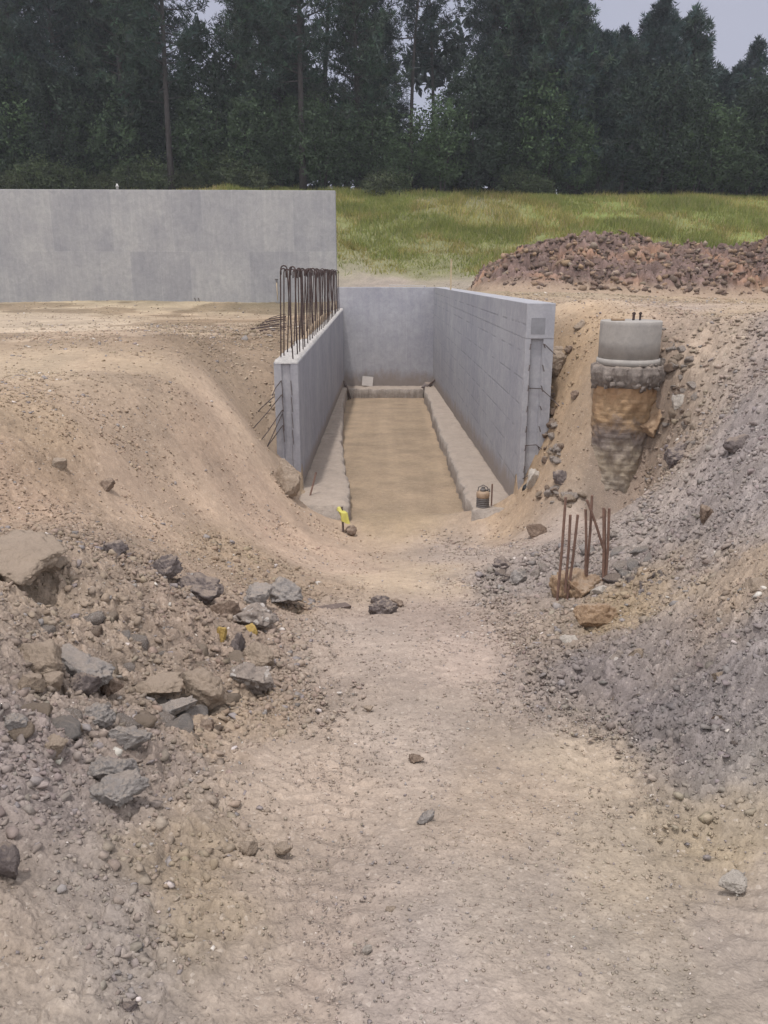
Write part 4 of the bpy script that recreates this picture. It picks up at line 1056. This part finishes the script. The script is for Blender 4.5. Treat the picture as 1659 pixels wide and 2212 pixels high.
fq = np.stack([In[:-1, :-1], In[:-1, 1:], In[1:, 1:], In[1:, :-1]], -1).reshape(-1, 4)
hp = root_for('spoil_heap', (9.5, 28, -0.7), 'long heap of dark brown clay clods piled below the grass bank at right', 'dirt heap')
put(link('heap', mesh_np('heap', np.stack([GX, GY, GZ], -1).reshape(-1, 3), [fq], M['soil'], hc.reshape(-1, 3), False)), hp)
r = np.random.default_rng(77)
n = 17000
hx, hy = r.uniform(3, 20.5, n), r.uniform(24, 34, n)
hh = heap_z(hx, hy); ok = (hh > 0.07) & (hx > 3.3) & (r.uniform(0, 1, n) < np.clip(hh + .15, 0, 1)); hx, hy, hh = hx[ok], hy[ok], hh[ok]
s5 = np.zeros((len(hx), 5)); ch = r.choice(5, len(hx), p=[.4, .25, .15, .12, .08])
s5[:, :3] = (lin([(122, 103, 91), (106, 91, 83), (136, 115, 98), (150, 126, 104), (146, 130, 117)]) * KA)[ch]
cl = stones_mesh([(hx, hy, height(hx, hy) + hh, 0.03 + .17 * r.power(.3, len(hx)), s5, r, 3)], 'clods', True)
put(link('clods', cl), hp)['kind'] = 'stuff'

# ------------------------------------------------------------------ grass on the bank
r = np.random.default_rng(31)
n = 420000
gxp = r.uniform(-24, 30, n); gyp = r.uniform(36.2, 57.5, n)
s5 = soil(gxp, gyp)
green = (s5[:, 1] - s5[:, 0] * 0.93) / s5[:, 0]
keep = r.uniform(0, 1, n) < np.clip(green * 9 + 0.45, 0.0, 1) * (0.35 + 0.65 * sst(-.2, .15, fbm(gxp * .7, gyp * .7, 4, 87))) * (0.25 + .75 * sst(37.5, 46, gyp + 2.5 * fbm(gxp * .5, gyp * .5, 3, 89)))
gxp, gyp, s5 = gxp[keep], gyp[keep], s5[keep]; n = len(gxp)
gz = height(gxp, gyp) - .02
hgt = r.uniform(.16, .42, n) * (0.6 + .7 * sst(-.3, .3, fbm(gxp * .4, gyp * .4, 3, 88))) * (0.6 + .6 * sst(38, 47, gyp)); aw = r.uniform(0, np.pi, n); wd = r.uniform(.016, .032, n)
ln_ = r.normal(0, .35, (n, 2)) * hgt[:, None]
A_ = np.stack([gxp - np.cos(aw) * wd, gyp - np.sin(aw) * wd, gz], -1); B_ = np.stack([gxp + np.cos(aw) * wd, gyp + np.sin(aw) * wd, gz], -1)
C_ = np.stack([gxp + ln_[:, 0], gyp + ln_[:, 1], gz + hgt], -1)
pat = fbm(gxp * .35, gyp * .5, 4, 95)[:, None]
gc = lin([(126, 128, 70), (138, 134, 82), (108, 114, 64), (152, 140, 104)])[r.choice(4, n, p=[.4, .25, .25, .1])] * 1.25 * r.uniform(.85, 1.15, (n, 1))
gc = gc * np.where(pat > .06, [[1.0, .90, .92]], [[.90, .96, .86]]) * (1 + .35 * pat)
keepb = (pat[:, 0] < .22) | (r.uniform(0, 1, n) < .3); A_, B_, C_, gc = A_[keepb], B_[keepb], C_[keepb], gc[keepb]; n = len(gc)
V = np.stack([A_, B_, C_], 1).reshape(-1, 3)
gr = link('grass', mesh_np('grass', V, [np.arange(3 * n).reshape(n, 3)], M['grass'], np.repeat(gc, 3, 0)))
tag(gr, 'long green grass covering the bank below the forest', 'grass', kind='stuff')

# ------------------------------------------------------------------ trees
def needles(C, dirs, n_per, length, width, r, base, var=0.25, droop=0.0):
    """clumps of thin leaves at centres C"""
    m = len(C)
    cc = np.repeat(C, n_per, 0)
    v = r.normal(size=(m * n_per, 3)); v[:, 2] += 0.35; v += np.repeat(dirs, n_per, 0) * 0.5
    v /= np.linalg.norm(v, axis=1, keepdims=True)
    w = np.cross(v, r.normal(size=v.shape)); w /= np.linalg.norm(w, axis=1, keepdims=True) + 1e-6
    ln2 = r.uniform(.6, 1.2, (m * n_per, 1)) * length
    st = cc + v * ln2 * .08
    tip = cc + v * ln2; mid = cc + v * ln2 * .6
    tip[:, 2] -= droop * ln2[:, 0]
    V = np.stack([st, mid + w * width, tip, mid - w * width], 1).reshape(-1, 3)
    col = np.array(base) * np.array([.74, .82, .92]) * (1 + var * 1.1 * r.normal(size=(m, 1))).clip(.4, 2.2) * (1 + .08 * r.normal(size=(m, 3)))
    col = np.repeat(np.clip(col, .006, 1), n_per * 4, 0)
    return V, np.arange(len(V)).reshape(-1, 4), col
def pine(seed, H, base_frac, rad, nb, crown_pow=0.8, col=(0.045, 0.062, 0.042), npc=10, bend=0.3, trunk_r=0.24):
    r = np.random.default_rng(seed); b = bmesh.new()
    hs = np.linspace(0, 1, 9); bx = bend * np.sin(hs * 2.6 + seed) * hs; by = bend * np.cos(hs * 2.1 + seed) * hs
    tp = lambda q: np.array([np.interp(q, hs, bx), np.interp(q, hs, by), q * H])
    tube(b, [tuple(tp(q)) for q in hs], [trunk_r * (1.25 if q == 0 else 1) * (1 - .88 * q) + .015 for q in hs], 9)
    C, Dv = [], []
    for k in range(nb):
        q = base_frac + (1 - base_frac) * ((k + r.uniform(0, 1)) / nb) ** 0.9
        rel = (q - base_frac) / (1 - base_frac)
        prof = (min(1, .45 + rel * 2.4)) * (1 - rel) ** crown_pow + .07
        Ln = rad * prof * r.uniform(.55, 1.2); az = k * 2.39996 + r.normal(0, .5); el = R(r.uniform(-8, 22) + 45 * rel)
        p0 = tp(min(q, .985)); dv = np.array([math.cos(az) * math.cos(el), math.sin(az) * math.cos(el), math.sin(el)])
        p1 = p0 + dv * Ln * .55 + np.array([0, 0, -.03 * Ln]); p2 = p0 + dv * Ln + np.array([0, 0, .12 * Ln])
        tube(b, [tuple(p0), tuple(p1), tuple(p2)], [.03 + .022 * Ln * .4, .022, .008], 5, False)
        nc_ = max(3, int(4 + Ln * 5.5))
        for _ in range(nc_):
            s = r.uniform(.3, 1.02) ** .8; pp = p0 + (p1 - p0) * min(1, s / .55) if s < .55 else p1 + (p2 - p1) * (s - .55) / .45
            C.append(pp + r.normal(0, .15 + .14 * Ln * s * .6, 3) * np.array([1, 1, .6])); Dv.append(dv)
    C += [tp(1) + np.array([0, 0, .1 * i - .3]) for i in range(8)]; Dv += [np.array([0, 0, 1.6])] * 8
    # a few dead lower limbs
    for _ in range(7):
        q = r.uniform(base_frac * .35, base_frac); az = r.uniform(0, 6.3); Ln = r.uniform(.5, 1.6); p0 = tp(q)
        tube(b, [tuple(p0), tuple(p0 + np.array([math.cos(az) * Ln, math.sin(az) * Ln, r.uniform(-.2, .4)]))], [.028, .008], 5, False)
    V, Fq_, col_ = needles(np.array(C), np.array(Dv), npc + 5, .44, .030, r, col)
    tm = bpy.data.meshes.new('trunk'); b.to_mesh(tm); b.free(); tm.materials.append(M['bark'])
    for p_ in tm.polygons: p_.use_smooth = True
    return tm, mesh_np('crown', V, [Fq_], M['needle'], col_)
def leafy(seed, H, rad, zc, ncl, nl, leaf, col, stems=3, trunk_r=.08):
    r = np.random.default_rng(seed); b = bmesh.new(); C, Dv = [], []
    for k in range(stems):
        az = k * 2.4 + r.uniform(-.4, .4); sp_ = rad * r.uniform(.15, .6)
        tube(b, [(0.05 * math.cos(az), .05 * math.sin(az), -.1), (sp_ * .4 * math.cos(az), sp_ * .4 * math.sin(az), H * .4), (sp_ * math.cos(az), sp_ * math.sin(az), H * .85)], [trunk_r, trunk_r * .7, .012], 7)
    for k in range(ncl):
        v = r.normal(size=3); v /= np.linalg.norm(v); q = r.uniform(.25, 1) ** .5
        sq = 1 + .35 * math.sin(3 * math.atan2(v[1], v[0]) + seed) 
        C.append(np.array([v[0] * rad * q * sq, v[1] * rad * q * sq, zc + v[2] * (H - zc) * q])); Dv.append(v * .6)
    C = np.array(C); C[:, 2] = np.maximum(C[:, 2], .1)
    m = len(C); cc = np.repeat(C, nl, 0) + r.normal(0, leaf * 1.5, (m * nl, 3)); nv = r.normal(size=(m * nl, 3)); nv[:, 2] += .6
    nv /= np.linalg.norm(nv, axis=1, keepdims=True); t1 = np.cross(nv, r.normal(size=nv.shape)); t1 /= np.linalg.norm(t1, axis=1, keepdims=True); t2 = np.cross(nv, t1)
    s = r.uniform(.6, 1.2, (m * nl, 1)) * leaf
    V = np.stack([cc - t1 * s, cc - t2 * s * .5, cc + t1 * s, cc + t2 * s * .5], 1).reshape(-1, 3)
    cl_ = np.array(col) * (1 + .3 * r.normal(size=(m, 1))).clip(.4, 1.8); cl_ = np.repeat(np.clip(cl_, .006, 1), nl * 4, 0)
    tm = bpy.data.meshes.new('trunk'); b.to_mesh(tm); b.free(); tm.materials.append(M['bark'])
    return tm, mesh_np('crown', V, [np.arange(len(V)).reshape(-1, 4)], M['leaf'], cl_)

SKY_X = [1200, 1250, 1300, 1350, 1400, 1440, 1470, 1500, 1540, 1570, 1600, 1640, 1700, 1900]
SKY_Y = [-60, 0, 45, 50, 8, 40, 32, 70, 105, 125, 95, 150, 165, 190]      # height of the treetops at the right of the picture
TALL = [pine(11, 19, .28, 3.6, 95), pine(12, 21, .40, 3.8, 90, .7), pine(13, 16, .16, 3.6, 105, .7, (.060, .078, .050)), pine(14, 19, .24, 3.9, 105, .75, (.034, .044, .036)), pine(15, 20, .30, 3.6, 95, .7, trunk_r=.19)]
SLIM = [pine(21, 11, .12, 2.5, 95, .75, (.050, .066, .056), 14, .15, .16), pine(22, 12.5, .18, 2.7, 100, .65, (.040, .054, .046), 14, .2, .17), pine(23, 10, .08, 2.6, 95, .7, (.056, .072, .054), 14, .15, .15)]
BARE = [pine(31, 18, .66, 3.0, 42, .5, (.045, .055, .04), 12, .9, .2), pine(32, 16, .55, 2.4, 30, .4, (.045, .055, .045), 9, .6, .15)]
LEAF = [leafy(41, 7.5, 2.6, 4.2, 420, 15, .13, (.062, .095, .046)), leafy(42, 6.0, 2.4, 3.2, 400, 15, .12, (.050, .074, .040)), leafy(43, 9.5, 3.2, 5.0, 560, 16, .15, (.030, .044, .030))]
BUSH = [leafy(51, 2.0, 1.3, .9, 170, 14, .085, (.062, .080, .040), 4, .03), leafy(52, 1.5, 1.1, .6, 150, 14, .075, (.070, .082, .045), 4, .025)]

def tree(name, kit, x, y, s, rz, label, cat, group=None, lean=0.0):
    z = float(height(np.array([x]), np.array([y]))[0]) - .1
    o = empty(name, (x, y, z), rz); o.scale = (s, s, s); o.rotation_euler = (lean, 0, rz)
    tag(o, label, cat, group)
    link('trunk', kit[0], o); link('crown', kit[1], o)
    return o
r = random.Random(12)
def X_(px, d): return ray(px, 420)[0] * d
# the ones that can be told apart
NAMED = [
 ('pine_tree', TALL[4], 372, 54.6, 1.0, 'tall pine with a thick straight trunk rising bare behind the left concrete wall'),
 ('pine_tree', TALL[4], 655, 54.9, 1.06, 'tall pine with a bare trunk just left of the concrete wall end'),
 ('pine_tree', BARE[0], 700, 61, 1.15, 'pine with a crooked leaning upper trunk seen against the sky gap'),
 ('pine_tree', BARE[1], 888, 58, 1.0, 'thin sparse pine whose bare limbs show against the sky at centre'),
 ('pine_tree', BARE[1], 935, 60, .95, 'slender nearly bare pine right of the sparse centre pine'),
 ('leafy_tree', LEAF[0], 955, 55.5, .8, 'bright green leafy sapling at the forest edge above the grass'),
 ('leafy_tree', LEAF[1], 700, 55.8, .9, 'green leafy young tree right beside the concrete wall end'),
 ('leafy_tree', LEAF[1], 455, 56.5, .95, 'leafy young tree with hanging branches right of the thick straight trunk'),
 ('pine_tree', SLIM[1], 1400, 60, 0, 'pointed young pine standing highest on the right skyline'),
 ('pine_tree', SLIM[0], 1598, 63, 0, 'rounded young pine standing alone at the far right skyline'),
 ('pine_tree', SLIM[2], 1472, 61, 0, 'young pine left of the lone far right pine with a thin gap beside it'),
]
for nm, kit, px, d, s, lb in NAMED:
    if not s: s = (ray(px, np.interp(px, SKY_X, SKY_Y))[1] * d - float(height(np.array([X_(px, d)]), np.array([d]))[0])) / (11, 12.5, 10)[SLIM.index(kit)]
    tree(nm, kit, X_(px, d), d, s, r.uniform(0, 6.3), lb, 'tree', None, r.uniform(-.02, .02))
for px, d, k, s in ((-60, 57, 0, 1), (60, 58, 2, 1.05), (150, 57, 3, .95), (230, 60, 0, 1), (290, 58, 2, 1), (530, 58, 2, .82), (580, 60, 0, .95), (775, 58, 2, 1.0), (790, 62, 3, .95),
                    (-20, 63, 3, 1), (110, 64, 1, 1.05), (340, 64, 3, .9), (610, 65, 2, 1.0), (-160, 58, 2, 1), (-260, 60, 3, 1), (-120, 65, 1, 1)):
    tree('pine_tree', TALL[k], X_(px, d), d + r.uniform(-.6, .6), s * r.uniform(.94, 1.08), r.uniform(0, 6.3), 'tall dark pine in the dense forest behind the left concrete wall', 'tree', 'pines behind the concrete wall', r.uniform(-.02, .02))
for px, d, k, s in ((835, 64, 2, .8), (1060, 59, 3, .92), (1075, 62, 0, .98), (1110, 58, 2, 1.02), (1150, 61, 3, .90), (1190, 58, 2, .94), (1130, 66, 0, .9)):
    tree('pine_tree', TALL[k], X_(px, d), d + r.uniform(-.6, .6), s * r.uniform(.97, 1.03), r.uniform(0, 6.3), 'tall dark pine in the forest above the grass bank, right of centre', 'tree', 'pines above the grass bank', r.uniform(-.02, .02))
for px, d, k, s in ((1230, 57, 0, 1.05), (1250, 60, 1, 1), (1270, 63, 2, 1), (1325, 63, 1, 1), (1375, 64, 1, 1), (1415, 65, 0, 1), (1485, 66, 1, 1), (1520, 62, 2, 1), (1290, 58, 1, .98), (1310, 61, 2, 1.12), (1340, 57, 2, .9), (1430, 58, 0, .93), (1460, 62, 1, 1.0), (1540, 59, 1, .72), (1560, 65, 0, 1.0), (1640, 60, 2, .82), (1670, 64, 1, .85), (1720, 60, 0, .85), (1780, 62, 1, .85), (1850, 61, 2, .9), (1930, 62, 0, .9)):
    x_ = X_(px, d); zt_ = ray(px, np.interp(px, SKY_X, SKY_Y) + r.uniform(5, 70))[1] * d
    s = (zt_ - float(height(np.array([x_]), np.array([d]))[0])) / (11, 12.5, 10)[k]
    tree('pine_tree', SLIM[k], x_, d, s, r.uniform(0, 6.3), 'bushy young pine in the lower right part of the forest edge', 'tree', 'young pines at right', r.uniform(-.02, .02))
for i in range(46):
    px = -140 + i * 41 + r.uniform(-16, 16); d = r.uniform(56.2, 58.5)
    if 860 < px < 915: d += 3
    if min(abs(px - 372), abs(px - 655)) < 22: d += 4
    tree('leafy_tree', r.choice(LEAF), X_(px, d), d, r.uniform(.6, 1.0) * (.62 if 850 < px < 1010 else 1), r.uniform(0, 6.3), 'low leafy tree in the dark understorey of the forest edge', 'tree', 'understorey trees')
for i in range(40):
    px = -100 + i * 20 + r.uniform(-10, 10) if i < 34 else r.choice((740, 830, 1100, 1160, 1180, 1450)) + r.uniform(-20, 20)
    d = r.uniform(54.6, 56.0)
    tree('bush', r.choice(BUSH), X_(px, d), d, r.uniform(.6, 1.15), r.uniform(0, 6.3), 'weedy green bush along the foot of the forest', 'bush', 'bushes at the forest foot')

# the depth of the wood: one far mass
r2 = np.random.default_rng(5)
n = 13000
fx = r2.uniform(-62, 66, n); fy = r2.uniform(66, 82, n)
prof = 14.0 - 5.5 * sst(14, 32, fx) + 2.2 * fbm(fx * .16, fy * .1, 3, 301) * 2
fz = height(fx, np.full(n, 60.0)) + .3 + r2.uniform(0, 1, n) ** .9 * prof
gap = fbm(fx * .22, fz * .3, 3, 311) + .04 * (fz - 10) * (np.abs(fx + 2) < 18)
pxw = CX + F * 1.12 * fx / fy
ztw = np.array([ray(a_, b_)[1] for a_, b_ in zip(pxw, np.interp(pxw, SKY_X, SKY_Y) + 45)]) * fy
hole = (np.abs(pxw - 935) < 75) & (fz > 9.0) & (fz < 15.5 + fbm(fx, fz, 2, 5))
hole |= (np.abs(pxw - 520) < 85) & (fz > 14) | (np.abs(pxw - 735) < 45) & (fz > 13)
kp = ~hole & (gap < .12) & (fz < ztw - .5); fx, fy, fz = fx[kp], fy[kp], fz[kp]; n = len(fx)
Vw, Fw, Cw = needles(np.stack([fx, fy, fz], -1), np.zeros((n, 3)), 12, 1.0, .20, r2, (.032, .042, .030), .3)
tag(link('far_wood', mesh_np('far_wood', Vw, [Fw], M['needle'], Cw)), 'dark far mass of the wood filling in between the pine trunks', 'forest', kind='stuff')

# ------------------------------------------------------------------ light, air, camera
SUN_EL, SUN_AZ = 76.0, 214.0          # azimuth from +Y clockwise: behind the camera and to the left
sd = Vector((math.sin(R(SUN_AZ)) * math.cos(R(SUN_EL)), math.cos(R(SUN_AZ)) * math.cos(R(SUN_EL)), math.sin(R(SUN_EL))))
ld = bpy.data.lights.new('sun', 'SUN'); ld.energy = 2.3; ld.angle = R(3.0); ld.color = (1.0, 0.97, 0.93)
so_ = bpy.data.objects.new('sun', ld); COL.objects.link(so_); so_.rotation_euler = sd.to_track_quat('Z', 'Y').to_euler(); so_.location = (0, 0, 40)
w = bpy.data.worlds.new('World'); SC.world = w; w.use_nodes = True
nt = w.node_tree; bg = nt.nodes['Background']
sky = nt.nodes.new('ShaderNodeTexSky'); sky.sky_type = 'NISHITA'; sky.sun_disc = False
sky.sun_elevation = R(SUN_EL); sky.sun_rotation = R(SUN_AZ); sky.dust_density = 4.0; sky.air_density = 1.0
mx = nt.nodes.new('ShaderNodeMix'); mx.data_type = 'RGBA'
tc = nt.nodes.new('ShaderNodeTexCoord'); nz = nt.nodes.new('ShaderNodeTexNoise'); nz.inputs['Scale'].default_value = 2.2; nz.inputs['Detail'].default_value = 6
rp_ = nt.nodes.new('ShaderNodeMapRange'); rp_.inputs[1].default_value = .3; rp_.inputs[2].default_value = .7; rp_.inputs[3].default_value = .84; rp_.inputs[4].default_value = .96
nt.links.new(tc.outputs['Generated'], nz.inputs['Vector']); nt.links.new(nz.outputs['Fac'], rp_.inputs[0]); nt.links.new(rp_.outputs[0], mx.inputs[0])
nt.links.new(sky.outputs[0], mx.inputs[6]); sxn = nt.nodes.new('ShaderNodeSeparateXYZ'); nt.links.new(tc.outputs['Generated'], sxn.inputs[0])
mr = nt.nodes.new('ShaderNodeMapRange'); mr.interpolation_type = 'SMOOTHSTEP'; mr.inputs[1].default_value = -0.25; mr.inputs[2].default_value = 0.9
nt.links.new(sxn.outputs['Y'], mr.inputs[0])
cm2 = nt.nodes.new('ShaderNodeMix'); cm2.data_type = 'RGBA'; cm2.inputs[6].default_value = (9.3, 9.4, 9.7, 1); cm2.inputs[7].default_value = (2.7, 2.75, 3.35, 1)
nt.links.new(mr.outputs[0], cm2.inputs[0]); nt.links.new(cm2.outputs[2], mx.inputs[7])
nt.links.new(mx.outputs[2], bg.inputs[0]); bg.inputs[1].default_value = 0.15

# the hazy air
b = bmesh.new(); box(b, (0, 54, 11.5), (256, 132, 39))
hm = bpy.data.materials.new('hazy_air'); hm.use_nodes = True; ht = hm.node_tree; ht.nodes.remove(ht.nodes['Principled BSDF'])
pv = ht.nodes.new('ShaderNodeVolumePrincipled'); pv.inputs['Color'].default_value = (.88, .91, 1.0, 1); pv.inputs['Density'].default_value = 0.0006
ht.links.new(pv.outputs[0], ht.nodes['Material Output'].inputs['Volume'])
tag(bm_obj('haze', b, hm), kind='stuff')

cam = bpy.data.cameras.new('camera'); cam.sensor_fit = 'VERTICAL'; cam.sensor_height = 24.0; cam.lens = 24.0 * F / 2212.0
cam.clip_start = 0.05; cam.clip_end = 2000
co = bpy.data.objects.new('camera', cam); COL.objects.link(co); co.location = (0, 0, 0); co.rotation_euler = (math.pi / 2 - PITCH, 0, 0)
SC.camera = co
SC.view_settings.view_transform = 'Standard'; SC.view_settings.look = 'None'; SC.view_settings.gamma = 1.0; SC.view_settings.exposure = 0.17
SC.render.resolution_x, SC.render.resolution_y = 768, 1024
